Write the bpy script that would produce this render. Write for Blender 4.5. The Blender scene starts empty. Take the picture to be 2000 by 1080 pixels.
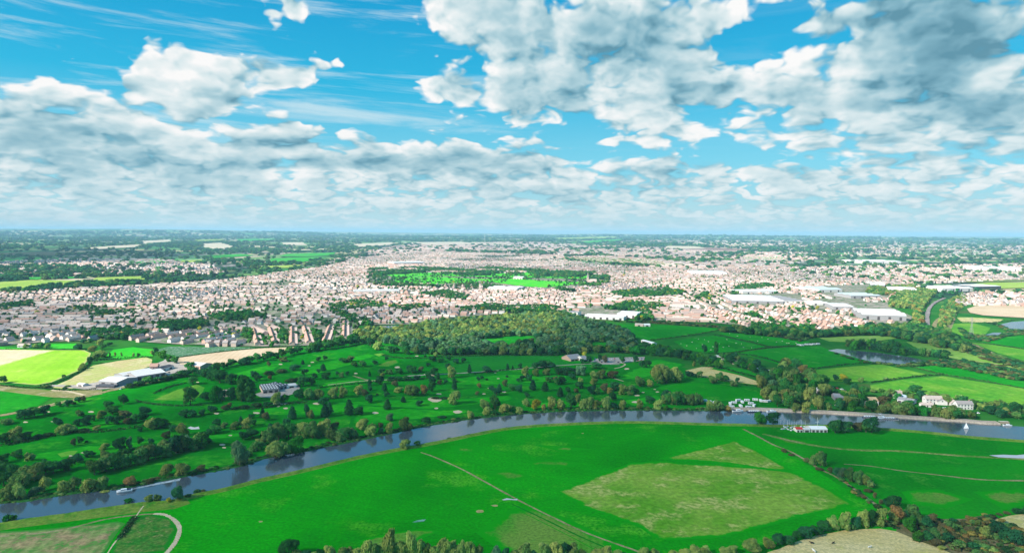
import bpy, bmesh, math, random
import numpy as np
from mathutils import Vector, Matrix, noise as mnoise
from mathutils.geometry import delaunay_2d_cdt, tessellate_polygon
S = bpy.context.scene
C = S.collection
R = math.radians
random.seed(7)
rng = np.random.default_rng(7)

# ------------------------------------------------------------------ camera
CAM_H = 180.0
KS = CAM_H / 120.0
FPX = 2000 * 24 / 36.0            # focal length in photograph pixels
PITCH = math.atan(85 / FPX)
ROLL = R(0.34)
cam_d = bpy.data.cameras.new('camera'); cam_d.lens = 24; cam_d.sensor_width = 36
cam_d.clip_start = 1; cam_d.clip_end = 80000
cam = bpy.data.objects.new('camera', cam_d); C.objects.link(cam)
ROT = Matrix.Rotation(math.pi / 2 - PITCH, 3, 'X') @ Matrix.Rotation(ROLL, 3, 'Z')
cam.matrix_world = Matrix.Translation((0, 0, CAM_H)) @ ROT.to_4x4()
S.camera = cam
RN = np.array(ROT)

def ray(px, py):
    v = RN @ np.array([(px - 1000) / FPX, -(py - 540) / FPX, -1.0])
    return v
def AE(px, py):
    v = ray(px, py)
    return math.atan2(v[0], v[1]), math.atan2(v[2], math.hypot(v[0], v[1]))

# ------------------------------------------------------------------ sun, sky
SUN_EL, SUN_AZ = R(32), R(-118)       # azimuth from +Y towards +X : the sun stands to the left, a little behind
sun_d = bpy.data.lights.new('sun', 'SUN'); sun_d.energy = 5.0; sun_d.angle = R(0.5); sun_d.color = (1.0, .95, .87)
sun = bpy.data.objects.new('sun', sun_d); C.objects.link(sun)
SUNV = Vector((math.sin(SUN_AZ) * math.cos(SUN_EL), math.cos(SUN_AZ) * math.cos(SUN_EL), math.sin(SUN_EL)))
sun.rotation_euler = SUNV.to_track_quat('Z', 'Y').to_euler()
sun.location = (-300, 0, 400)
S.view_settings.view_transform = 'Standard'; S.view_settings.look = 'None'
S.view_settings.exposure = 0.92; S.view_settings.gamma = 1
S.cycles.max_bounces = 6; S.cycles.diffuse_bounces = 2; S.cycles.volume_bounces = 0
S.cycles.transparent_max_bounces = 12
S.cycles.use_denoising = True

class NT:
    """small node-tree writer"""
    def __init__(s, tree): s.t = tree; s.n = tree.nodes; s.l = tree.links
    def new(s, typ, **kw):
        n = s.n.new(typ)
        for k, v in kw.items(): setattr(n, k, v)
        return n
    def put(s, sock, v):
        if isinstance(v, bpy.types.NodeSocket): s.l.new(v, sock)
        elif v is not None: sock.default_value = v
    def m(s, op, a, b=None, c=None, clamp=False):
        n = s.new('ShaderNodeMath', operation=op, use_clamp=clamp)
        s.put(n.inputs[0], a); s.put(n.inputs[1], b)
        if c is not None: s.put(n.inputs[2], c)
        return n.outputs[0]
    def ss(s, x, a, b, o0=0.0, o1=1.0):
        n = s.new('ShaderNodeMapRange', interpolation_type='SMOOTHSTEP')
        s.put(n.inputs[0], x); s.put(n.inputs[1], a); s.put(n.inputs[2], b); s.put(n.inputs[3], o0); s.put(n.inputs[4], o1)
        return n.outputs[0]
    def lin(s, x, a, b, o0=0.0, o1=1.0):
        n = s.new('ShaderNodeMapRange')
        s.put(n.inputs[0], x); s.put(n.inputs[1], a); s.put(n.inputs[2], b); s.put(n.inputs[3], o0); s.put(n.inputs[4], o1)
        return n.outputs[0]
    def vec(s, x=0, y=0, z=0):
        n = s.new('ShaderNodeCombineXYZ'); s.put(n.inputs[0], x); s.put(n.inputs[1], y); s.put(n.inputs[2], z)
        return n.outputs[0]
    def vm(s, op, a, b=None, c=None):
        n = s.new('ShaderNodeVectorMath', operation=op); s.put(n.inputs[0], a)
        if b is not None: s.put(n.inputs[1], b)
        if c is not None: s.put(n.inputs[2], c)
        return n.outputs['Value'] if op in ('LENGTH', 'DISTANCE', 'DOT_PRODUCT') else n.outputs[0]
    def noise(s, v, scale=1, detail=4, rough=.5, dist=0, out=0, dim='3D'):
        n = s.new('ShaderNodeTexNoise', noise_dimensions=dim); s.put(n.inputs['Vector'], v); s.put(n.inputs['Scale'], scale)
        n.inputs['Detail'].default_value = detail; n.inputs['Roughness'].default_value = rough
        n.inputs['Distortion'].default_value = dist
        return n.outputs[out]
    def voro(s, v, scale=1, feature='F1', out=0, detail=0, rough=.5, rnd=1.0, dim='3D'):
        n = s.new('ShaderNodeTexVoronoi', feature=feature, voronoi_dimensions=dim); s.put(n.inputs['Vector'], v); s.put(n.inputs['Scale'], scale)
        if 'Detail' in n.inputs and n.inputs['Detail'].enabled: n.inputs['Detail'].default_value = detail; n.inputs['Roughness'].default_value = rough
        n.inputs['Randomness'].default_value = rnd
        if feature == 'SMOOTH_F1': n.inputs['Smoothness'].default_value = .6
        return n.outputs[out]
    def mix(s, f, a, b, bt='MIX'):
        n = s.new('ShaderNodeMix', data_type='RGBA', blend_type=bt)
        s.put(n.inputs[0], f)
        s.put(n.inputs[6], tuple(a) + (1,) if isinstance(a, (tuple, list)) else a)
        s.put(n.inputs[7], tuple(b) + (1,) if isinstance(b, (tuple, list)) else b)
        return n.outputs[2]
    def sep(s, v):
        n = s.new('ShaderNodeSeparateXYZ'); s.put(n.inputs[0], v); return n.outputs

W = bpy.data.worlds.new('World'); S.world = W; W.use_nodes = True
T = NT(W.node_tree); T.n.clear()
BG = .1
d = T.vm('NORMALIZE', T.new('ShaderNodeTexCoord').outputs['Generated'])
dx, dy, dz = T.sep(d)
az = T.m('ARCTAN2', dx, dy)
el = T.m('ARCSINE', dz)
sky = T.new('ShaderNodeTexSky', sky_type='NISHITA', sun_disc=False, sun_elevation=SUN_EL, sun_rotation=SUN_AZ % (2 * math.pi), altitude=100, dust_density=.6, ozone_density=2.5)
skyc = T.mix(1.0, sky.outputs[0], (.34, 1.02, 1.22), 'MULTIPLY')
# paler towards the horizon
A2 = T.vec(az, el, 0)
BLOB = [ # px, py, rx, ry, weight : where the deck of cloud is thick (+) or open (-)
 (250,40,420,75,-.62),(720,130,110,150,-.75),(700,60,130,90,-.6),(470,50,80,70,-.5),(560,215,190,38,-.5),(1470,85,75,60,-.9),(1560,45,40,60,-.2),(1080,262,150,26,-.5),(1300,292,170,16,-.5),
 (80,150,240,32,-.5),(440,265,55,40,-.7),(215,130,70,60,-.5),(480,170,40,30,-.2),(1580,308,170,14,-.35),(800,225,130,55,-.45),(1195,215,60,30,-.2),(790,120,40,50,-.3),
 (595,5,75,55,.95),(560,35,40,26,.7),(340,100,42,50,.5),(365,165,100,70,1.5),(300,150,60,50,.6),(420,190,70,50,.6),(540,135,130,36,1.0),(660,135,50,26,.9),(90,215,110,55,.7),(30,240,160,60,.4),(200,270,220,70,.45),
 (575,245,48,44,1.0),(520,275,60,40,.6),(700,300,260,50,.7),(930,300,150,45,.5),(470,325,40,24,.5),(950,50,110,70,.75),(870,20,90,40,.4),(1110,40,180,80,.85),(1320,60,150,70,.75),(1410,150,110,60,.5),(1240,240,120,40,.55),(900,170,120,42,.65),(1020,190,170,45,.55),(1150,130,160,60,.45),(1330,120,100,50,.4),
 (1800,80,300,120,1.0),(1640,180,130,60,.9),(1950,190,150,60,.6),(1700,30,130,60,.4),(1850,280,260,70,.35),(1505,350,42,14,.8),(1000,345,520,40,.25),(200,350,300,40,.25),(1330,190,160,50,.4)]
DARK = [(1880,50,230,110,1.25),(1760,165,160,60,.3),(1940,210,130,30,.5),(750,322,240,22,.65),(60,270,120,22,.55),(430,208,60,22,.6),(1000,372,300,14,.35),(130,300,130,20,.3),(1280,90,130,80,.3),(1400,180,150,26,.35),(1700,210,130,16,.4),(1060,90,120,60,.3),(1150,170,120,30,.3),(300,310,160,16,.3),(900,300,150,16,.25),(1450,330,200,14,.25),(1700,330,200,14,.2),(180,345,200,20,.2),(1150,380,200,12,.3)]
LIGHT = [(355,150,80,62,1.0),(150,215,170,45,.3),(560,245,50,50,.45),(1640,165,80,50,.4),(1620,130,90,40,.3),(1950,155,70,22,.7),(960,55,80,50,.45),(590,10,70,50,.35),(1500,350,50,16,.6),(480,325,40,22,.4),(880,350,60,22,.35),(730,350,60,18,.35),(650,140,60,30,.3),(1710,310,100,20,.2),(1240,240,110,35,.25)]
def blobs(lst):
    acc = None
    for (px, py, rx, ry, w) in lst:
        a0, e0 = AE(px, py); a1, _ = AE(px + rx, py); _, e1 = AE(px, py - ry)
        v = T.vm('MULTIPLY_ADD', A2, (1 / (a1 - a0), 1 / (e1 - e0), 0), (-a0 / (a1 - a0), -e0 / (e1 - e0), 0))
        q = T.vm('DOT_PRODUCT', v, v)
        g = T.m('MULTIPLY', T.m('DIVIDE', 1.0, T.m('ADD', 1.0, T.m('MULTIPLY', q, T.m('ADD', q, .6)))), w)
        acc = g if acc is None else T.m('ADD', acc, g)
    return acc
# small warp so that the placement never shows as ellipses
wn = T.noise(T.vec(T.m('MULTIPLY', az, 1.0), T.m('MULTIPLY', el, 1.9), 0), 9, 3, .6, out=1, dim='2D')
wv = T.vm('MULTIPLY', T.vm('SUBTRACT', wn, (.5, .5, .5)), (.13, .055, 0))
A2raw = A2
A2 = T.vm('ADD', A2, wv)
place = blobs(BLOB); darkf = blobs(DARK); lightf = blobs(LIGHT)
A2 = A2raw
elev = T.m('MAXIMUM', el, 0.0)
low = T.ss(elev, .02, .19, 1.0, 0.0)       # 1 at the horizon
def dens(ox, oy):
    a = T.m('ADD', az, ox); e = T.m('MAXIMUM', T.m('ADD', el, oy), 0.0)
    v = T.m('MULTIPLY', T.m('LOGARITHM', T.m('ADD', e, .085), 2.718), 4.4)
    p = T.vec(T.m('MULTIPLY', a, 8.2), v, 0)
    w = T.vm('MULTIPLY', T.vm('SUBTRACT', T.noise(p, 2.2, 2, .55, out=1, dim='2D'), (.5, .5, .5)), (.42, .30, 0))
    p2 = T.vm('ADD', p, w)
    f = T.noise(p2, .98, 7, .50, dim='2D')
    b = T.voro(p2, 2.3, 'SMOOTH_F1', detail=2, rough=.5, dim='2D')
    d1 = T.m('ADD', T.m('MULTIPLY', T.m('SUBTRACT', f, .5), 2.0), T.m('MULTIPLY', T.m('SUBTRACT', .42, b), 1.5))
    # low in the sky the rows of cumulus are small
    p3 = T.vm('MULTIPLY_ADD', p2, (2.1, 1.25, 0), (11, 4, 0))
    f2 = T.noise(p3, 1.0, 5, .52, dim='2D'); b2 = T.voro(p3, 2.2, 'F1', detail=1, rough=.5, dim='2D')
    d2 = T.m('ADD', T.m('MULTIPLY', T.m('SUBTRACT', f2, .5), 2.2), T.m('MULTIPLY', T.m('SUBTRACT', .42, b2), 1.3))
    n = T.new('ShaderNodeMix', data_type='FLOAT'); T.put(n.inputs[0], T.ss(e, .045, .135, 1.0, 0.0)); T.put(n.inputs[2], d1); T.put(n.inputs[3], d2)
    return n.outputs[0]
n0 = dens(0, 0); n1 = dens(-.010, .013); n2 = dens(-.016, .042)
bias = T.m('ADD', .12, T.m('MULTIPLY', low, .56))
D = T.m('ADD', T.m('ADD', n0, T.m('MULTIPLY', place, 1.2)), bias)
mask = T.ss(D, -.06, .50)
relief = T.m('MULTIPLY', T.m('SUBTRACT', n0, n1), T.ss(D, .2, 1.5, .34, .15))
relief2 = T.m('MULTIPLY', T.m('SUBTRACT', n0, n2), T.ss(D, .3, 1.8, .34, .20))
thick = T.ss(D, .35, 2.0, 0.0, .34)
lum = T.m('ADD', .66, T.m('ADD', relief, relief2))
lum = T.m('SUBTRACT', lum, thick)
lum = T.m('SUBTRACT', lum, T.m('MULTIPLY', darkf, .36))
lum = T.m('ADD', lum, T.m('MULTIPLY', lightf, .5), clamp=True)
lum = T.m('ADD', T.m('MULTIPLY', lum, T.m('SUBTRACT', 1.0, T.m('MULTIPLY', low, .12))), T.m('MULTIPLY', low, .12 * .5))
cr = T.new('ShaderNodeValToRGB'); T.put(cr.inputs[0], lum)
E = cr.color_ramp.elements
def lin3(r, g, b): return tuple((x / 255 / 12.92 if x < 10.3 else ((x / 255 + .055) / 1.055) ** 2.4) for x in (r, g, b))
pts = [(0, (98, 150, 170)), (.25, (132, 180, 197)), (.5, (176, 209, 219)), (.75, (220, 235, 238)), (1, (253, 252, 251))]
for i, (p_, c_) in enumerate(pts):
    e_ = E[0] if i == 0 else (E[1] if i == 1 else E.new(p_))
    e_.position = p_; e_.color = lin3(*c_) + (1,)
K = 1 / (BG * 2 ** .92)
cloudc = T.mix(1.0, cr.outputs[0], (K, K, K), 'MULTIPLY')
# blue measured: deep cyan above, pale below
blue = T.new('ShaderNodeValToRGB'); T.put(blue.inputs[0], T.lin(elev, 0, .36))
E = blue.color_ramp.elements
for i, (p_, c_) in enumerate([(0, (176, 217, 226)), (.28, (128, 210, 233)), (.55, (45, 184, 224)), (1, (0, 152, 209))]):
    e_ = E[0] if i == 0 else (E[1] if i == 1 else E.new(p_))
    e_.position = p_; e_.color = lin3(*c_) + (1,)
bluec = T.mix(1.0, blue.outputs[0], (K, K, K), 'MULTIPLY')
skyc = T.mix(.92, skyc, bluec)
# thin cirrus streaks
cp = T.vec(T.m('ADD', T.m('MULTIPLY', az, 2.2), T.m('MULTIPLY', el, 5.5)), T.m('MULTIPLY', el, 22), 3.3)
ci = T.noise(cp, 1.6, 6, .62, .3, dim='2D')
cim = T.m('MULTIPLY', T.ss(ci, .46, .78), T.ss(elev, .05, .16))
cim = T.m('MULTIPLY', cim, T.ss(az, .2, -.25, .10, .7))
skyc = T.mix(cim, skyc, (.72 * K, .86 * K, .90 * K))
allc = T.mix(mask, skyc, cloudc)
hz = T.ss(elev, -.01, .085, .85, 0.0)
allc = T.mix(hz, allc, tuple(K * x for x in lin3(200, 226, 232)))
bg = T.new('ShaderNodeBackground'); allc = T.mix(T.ss(el, -.004, .0), tuple(K * x * .5 for x in lin3(176, 212, 221)), allc); T.put(bg.inputs[0], allc); bg.inputs[1].default_value = BG
out = T.new('ShaderNodeOutputWorld'); T.put(out.inputs[0], bg.outputs[0])
W.cycles.sampling_method = 'MANUAL'; W.cycles.sample_map_resolution = 512

# ------------------------------------------------------------------ helpers: land, pixels to ground
def sst(x, a, b):
    t = np.clip((np.asarray(x, float) - a) / (b - a), 0, 1); return t * t * (3 - 2 * t)
def wav(x, y, s, ph=0.0):
    return (np.sin(x / s + 1.3 * ph) * np.cos(y / (s * 1.3) + ph * 2.1) + .6 * np.sin((x * .6 + y * .8) / (s * .55) + ph * 3.7) + .4 * np.cos((x * .9 - y * .5) / (s * .37) + ph)) / 2
def H(x, y):
    """height of the land"""
    x = np.asarray(x, float) / KS; y = np.asarray(y, float) / KS
    r = np.hypot(x, y)
    a = sst(r, 1500, 5500)
    h = a * (10 + 9 * wav(x, y, 620, 1)) + sst(r, 3500, 11000) * (26 + 17 * wav(x, y, 1900, 2)) + sst(r, 9000, 17000) * (46 + 26 * wav(x, y, 3300, 3.3))
    h = h + sst(r, 9500, 16000) * sst(-x / np.maximum(r, 1), .05, .5) * (58 + 22 * wav(x, y, 1500, 5))
    return np.maximum(h, 0) * KS
def G(px, py, z=0.0):
    """point of the land seen at a pixel of the photograph"""
    v = ray(px, py)
    t = -CAM_H / min(v[2], -.0035)
    t = min(t, 34000)
    if math.hypot(v[0] * t, v[1] * t) > 1450 * KS:
        t0 = 1200.0; st = 30.0; prev = t0
        while t0 < 35000:
            if CAM_H + v[2] * t0 <= float(H(v[0] * t0, v[1] * t0)): break
            prev = t0; t0 += st; st *= 1.03
        lo, hi = prev, t0
        for _ in range(18):
            m = (lo + hi) / 2
            if CAM_H + v[2] * m <= float(H(v[0] * m, v[1] * m)): hi = m
            else: lo = m
        t = hi
    x, y = v[0] * t, v[1] * t
    return Vector((x, y, float(H(x, y)) + z))
RT = RN.T
def proj(x, y, z):
    p = np.stack([np.asarray(x, float), np.asarray(y, float), np.asarray(z, float) - CAM_H]); q = RT @ p
    dep = -q[2]; dd = np.where(dep < 1, 1, dep)
    return np.where(dep < 1, -9999, 1000 + FPX * q[0] / dd), np.where(dep < 1, -9999, 540 - FPX * q[1] / dd), dep
def inside(px, py, poly):
    px = np.asarray(px, float); py = np.asarray(py, float); r = np.zeros(px.shape, bool); n = len(poly)
    for i in range(n):
        x1, y1 = poly[i][:2]; x2, y2 = poly[(i + 1) % n][:2]
        if y1 == y2: continue
        c = ((y1 > py) != (y2 > py)) & (px < (x2 - x1) * (py - y1) / (y2 - y1) + x1)
        r ^= c
    return r

# ------------------------------------------------------------------ materials
MATS = {}
def base_mat(name, rough=.9):
    m = bpy.data.materials.new(name); m.use_nodes = True
    t = NT(m.node_tree); b = t.n['Principled BSDF']; b.inputs['Roughness'].default_value = rough
    b.inputs['Specular IOR Level'].default_value = 0.0
    return m, t, b
def field_mat(name, c1, c2, c3=None, s1=.02, s2=.25, stripe=None, thr=.55, edge=None, grain=.35):
    """c1/c2 mottled large, c3 flecks above thr; stripe = (angle, period, strength)"""
    if name in MATS: return MATS[name]
    m, t, b = base_mat(name)
    p = t.new('ShaderNodeTexCoord').outputs['Object']
    n1 = t.noise(p, s1, 5, .6, .4)
    col = t.mix(t.ss(n1, .36, .64), c1, c2)
    n2 = t.noise(p, s2, 4, .65)
    if c3 is not None:
        n3 = t.noise(p, s1 * 2.3, 6, .68)
        w = t.m('MULTIPLY', t.ss(n3, thr, thr + .14), t.ss(n2, .3, .62))
        col = t.mix(w, col, c3)
    col = t.mix(grain, col, t.mix(1.0, col, t.new('ShaderNodeValToRGB').outputs[0] if False else t.mix(t.ss(n2, .3, .7), (.45, .5, .45), (1.5, 1.45, 1.4)), 'MULTIPLY'))
    if stripe:
        a, per, st = stripe
        x, y, z = t.sep(p)
        q = t.m('ADD', t.m('MULTIPLY', x, math.cos(a) * 6.283 / per), t.m('MULTIPLY', y, math.sin(a) * 6.283 / per))
        q = t.m('ADD', q, t.m('MULTIPLY', n1, 2.5))
        w = t.m('MULTIPLY', t.ss(t.m('SINE', q), -.5, .5), st)
        col = t.mix(w, col, t.mix(1.0, col, (.66, .72, .66), 'MULTIPLY'))
    if edge is not None:
        at = t.new('ShaderNodeAttribute', attribute_name='edge').outputs['Fac']
        w = t.ss(t.m('ADD', at, t.m('MULTIPLY', t.m('SUBTRACT', t.noise(p, .09, 6, .7), .5), 1.5)), .3, .62)
        col = t.mix(w, edge, col)
    t.put(b.inputs['Base Color'], col)
    MATS[name] = m; return m
def plain(name, c, rough=.8, var=.25, scale=.6, metal=0):
    if name in MATS: return MATS[name]
    m, t, b = base_mat(name, rough)
    p = t.new('ShaderNodeTexCoord').outputs['Object']
    n = t.noise(p, scale, 4, .6)
    lo = tuple(x * (1 - var) for x in c); hi = tuple(min(1, x * (1 + var)) for x in c)
    t.put(b.inputs['Base Color'], t.mix(t.ss(n, .3, .7), lo, hi)); b.inputs['Metallic'].default_value = metal
    MATS[name] = m; return m
def leaf_mat(name, c1, c2, hue=.02, val=.35, c3=None):
    if name in MATS: return MATS[name]
    m, t, b = base_mat(name, .7)
    p = t.new('ShaderNodeTexCoord').outputs['Object']; oi = t.new('ShaderNodeObjectInfo').outputs['Random']
    pw = t.vm('ADD', p, t.vec(t.m('MULTIPLY', oi, 50), 0, 0))
    n = t.noise(pw, 3.2, 3, .6)
    col = t.mix(t.ss(n, .35, .65), c1, c2)
    if c3 is not None: col = t.mix(t.m('MULTIPLY', t.ss(t.noise(pw, 1.7, 2, .5), .5, .68), .8), col, c3)
    h = t.new('ShaderNodeHueSaturation')
    t.put(h.inputs['Hue'], t.lin(t.m('FRACT', t.m('MULTIPLY', oi, 7.13)), 0, 1, .5 - hue, .5 + hue))
    t.put(h.inputs['Value'], t.lin(t.m('FRACT', t.m('MULTIPLY', oi, 3.77)), 0, 1, 1 - val, 1 + val)); h.inputs['Saturation'].default_value = 1
    t.put(h.inputs['Color'], col)
    df = t.new('ShaderNodeBsdfDiffuse'); t.put(df.inputs[0], h.outputs[0])
    tr = t.new('ShaderNodeBsdfTranslucent'); t.put(tr.inputs[0], h.outputs[0])
    mx = t.new('ShaderNodeMixShader'); mx.inputs[0].default_value = .18; t.put(mx.inputs[1], df.outputs[0]); t.put(mx.inputs[2], tr.outputs[0])
    t.put(t.n['Material Output'].inputs[0], mx.outputs[0]); t.n.remove(b)
    MATS[name] = m; return m

# ------------------------------------------------------------------ objects
def tag(o, label=None, cat=None, group=None, kind=None):
    if label: o['label'] = label
    if cat: o['category'] = cat
    if group: o['group'] = group
    if kind: o['kind'] = kind
    return o
def mesh(name, V, F, mats, idx=None, smooth=False):
    me = bpy.data.meshes.new(name)
    me.from_pydata([tuple(v) for v in V], [], F)
    for m in (mats if isinstance(mats, (list, tuple)) else [mats]): me.materials.append(m)
    if idx is not None: me.polygons.foreach_set('material_index', idx)
    if smooth: me.polygons.foreach_set('use_smooth', [True] * len(me.polygons))
    me.update(); return me
def link(name, me, parent=None, loc=None, rot=0.0, scale=None):
    o = bpy.data.objects.new(name, me); C.objects.link(o)
    if parent is not None: o.parent = parent
    if loc is not None: o.location = loc
    if rot: o.rotation_euler = (0, 0, rot)
    if scale is not None: o.scale = scale
    return o
def empty(name, loc=(0, 0, 0), rot=0.0, scale=None):
    o = link(name, None, None, loc, rot, scale); o.empty_display_size = 1; return o
class MB:
    """collects primitive solids into one mesh"""
    def __init__(s): s.V = []; s.F = []
    def add(s, V, F):
        k = len(s.V); s.V += [tuple(v) for v in V]; s.F += [tuple(i + k for i in f) for f in F]; return s
    def box(s, x0, x1, y0, y1, z0, z1):
        return s.add([(x0, y0, z0), (x1, y0, z0), (x1, y1, z0), (x0, y1, z0), (x0, y0, z1), (x1, y0, z1), (x1, y1, z1), (x0, y1, z1)],
                     [(0, 3, 2, 1), (4, 5, 6, 7), (0, 1, 5, 4), (1, 2, 6, 5), (2, 3, 7, 6), (3, 0, 4, 7)])
    def tube(s, pts, rad, n=6):
        P = [Vector(p) for p in pts]; V = []; F = []
        for i, p in enumerate(P):
            d = (P[min(i + 1, len(P) - 1)] - P[max(i - 1, 0)]).normalized()
            a = d.cross(Vector((0, 0, 1)) if abs(d.z) < .9 else Vector((1, 0, 0))).normalized(); b = d.cross(a)
            r = rad[i] if isinstance(rad, (list, tuple)) else rad
            for k in range(n):
                t = 6.2832 * k / n; V.append(p + a * math.cos(t) * r + b * math.sin(t) * r)
        for i in range(len(P) - 1):
            for k in range(n): F.append((i * n + k, i * n + (k + 1) % n, (i + 1) * n + (k + 1) % n, (i + 1) * n + k))
        F.append(tuple(range(n))); F.append(tuple(range((len(P) - 1) * n, len(P) * n))[::-1])
        return s.add(V, F)
    def prism(s, prof, x0, x1):
        """profile in y,z swept along x"""
        n = len(prof); V = [(x0, y, z) for y, z in prof] + [(x1, y, z) for y, z in prof]
        return s.add(V, [tuple(range(n))[::-1], tuple(range(n, 2 * n))] + [(i, (i + 1) % n, n + (i + 1) % n, n + i) for i in range(n)])
    def loft(s, secs):
        n = len(secs[0]); V = [v for q in secs for v in q]; F = []
        for i in range(len(secs) - 1):
            for k in range(n): F.append((i * n + k, i * n + (k + 1) % n, (i + 1) * n + (k + 1) % n, (i + 1) * n + k))
        F.append(tuple(range(n))[::-1]); F.append(tuple(range((len(secs) - 1) * n, len(secs) * n)))
        return s.add(V, F)
    def build(s, name, mat, parent=None, smooth=False): return link(name, mesh(name, s.V, s.F, mat, smooth=smooth), parent)
    def me(s, name, mat, smooth=False): return mesh(name, s.V, s.F, mat, smooth=smooth)

ZS = [0.0]
def outline(pts, jit=.6, step=9):
    W_ = [G(*p) for p in pts]; out_ = []
    for i, a in enumerate(W_):
        b = W_[(i + 1) % len(W_)]; L = (b - a).length; n = max(1, min(60, int(L / max(step, a.length / 90))))
        for k in range(n):
            p = a.lerp(b, k / n)
            out_.append((p.x + (random.uniform(-jit, jit) if k else 0), p.y + (random.uniform(-jit, jit) if k else 0)))
    return out_
def sheet(name, pts, mat, z=None, jit=.7, soft=0, grid=None, world=None, lift=6e-4):
    """a piece of land cover lying on the ground; corners given where the photograph shows them"""
    if z is None: ZS[0] += .004; z = .03 + ZS[0]
    O = world if world is not None else outline(pts, jit)
    n = len(O); xs = [p[0] for p in O]; ys = [p[1] for p in O]
    r = max(math.hypot(a, b) for a, b in O)
    far = r > 1450 * KS
    g = grid or ((max(xs) - min(xs) + max(ys) - min(ys)) / 2 / 26)
    P = [Vector(p) for p in O]
    if soft or far:
        X, Y = np.meshgrid(np.arange(min(xs), max(xs), g), np.arange(min(ys), max(ys), g))
        X = X.ravel() + rng.uniform(-.3, .3, X.size) * g; Y = Y.ravel() + rng.uniform(-.3, .3, Y.size) * g
        k = inside(X, Y, O); P += [Vector((a, b)) for a, b in zip(X[k], Y[k])]
    vs, es, fs, *_ = delaunay_2d_cdt(P, [(i, (i + 1) % n) for i in range(n)], [], 2, 1e-4)
    vx = np.array([v.x for v in vs]); vy = np.array([v.y for v in vs])
    cen = np.array([[sum(vx[i] for i in f) / len(f), sum(vy[i] for i in f) / len(f)] for f in fs])
    if len(fs): ok = inside(cen[:, 0], cen[:, 1], O)
    F = [tuple(f) for f, k in zip(fs, ok) if k]
    zz = H(vx, vy) + z + (r * lift if far else 0)
    me = mesh(name, list(zip(vx, vy, zz)), F, mat)
    if soft:
        A = np.array(O); B = np.roll(A, -1, 0); dmin = np.full(len(vx), 1e9)
        for a, b in zip(A, B):
            ab = b - a; L = max((ab ** 2).sum(), 1e-9)
            t = np.clip(((vx - a[0]) * ab[0] + (vy - a[1]) * ab[1]) / L, 0, 1)
            dmin = np.minimum(dmin, np.hypot(vx - a[0] - t * ab[0], vy - a[1] - t * ab[1]))
        at = me.attributes.new('edge', 'FLOAT', 'POINT'); at.data.foreach_set('value', np.clip(dmin / soft, 0, 1).astype(np.float32))
    o = link(name, me); o['kind'] = 'structure'
    for p in me.polygons: pass
    return o
def ribbon_pts(pts, w):
    """outline of a strip of width w metres along a line of photograph points"""
    P = [G(*p) for p in pts]; L = []; Rr = []
    for i, p in enumerate(P):
        d = (P[min(i + 1, len(P) - 1)] - P[max(i - 1, 0)]); d.z = 0; d.normalize(); nn = Vector((-d.y, d.x, 0))
        ww = (w[i] if isinstance(w, (list, tuple)) else w) / 2 * random.uniform(.75, 1.25)
        L.append((p.x + nn.x * ww, p.y + nn.y * ww)); Rr.append((p.x - nn.x * ww, p.y - nn.y * ww))
    return L + Rr[::-1]
def smooth_line(pts, n=6):
    out_ = []
    for i in range(len(pts) - 1):
        p0 = pts[max(i - 1, 0)]; p1 = pts[i]; p2 = pts[i + 1]; p3 = pts[min(i + 2, len(pts) - 1)]
        for k in range(n):
            t = k / n; out_.append(tuple(.5 * ((2 * b) + (c - a) * t + (2 * a - 5 * b + 4 * c - e) * t * t + (3 * b - a - 3 * c + e) * t ** 3) for a, b, c, e in zip(p0, p1, p2, p3)))
    out_.append(tuple(pts[-1])); return out_
def strip(name, pts, w, mat, z=None):
    n = 14 if isinstance(w, (int, float)) else 6
    return sheet(name, None, mat, z, world=ribbon_pts(smooth_line(pts, n), w))

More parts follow.
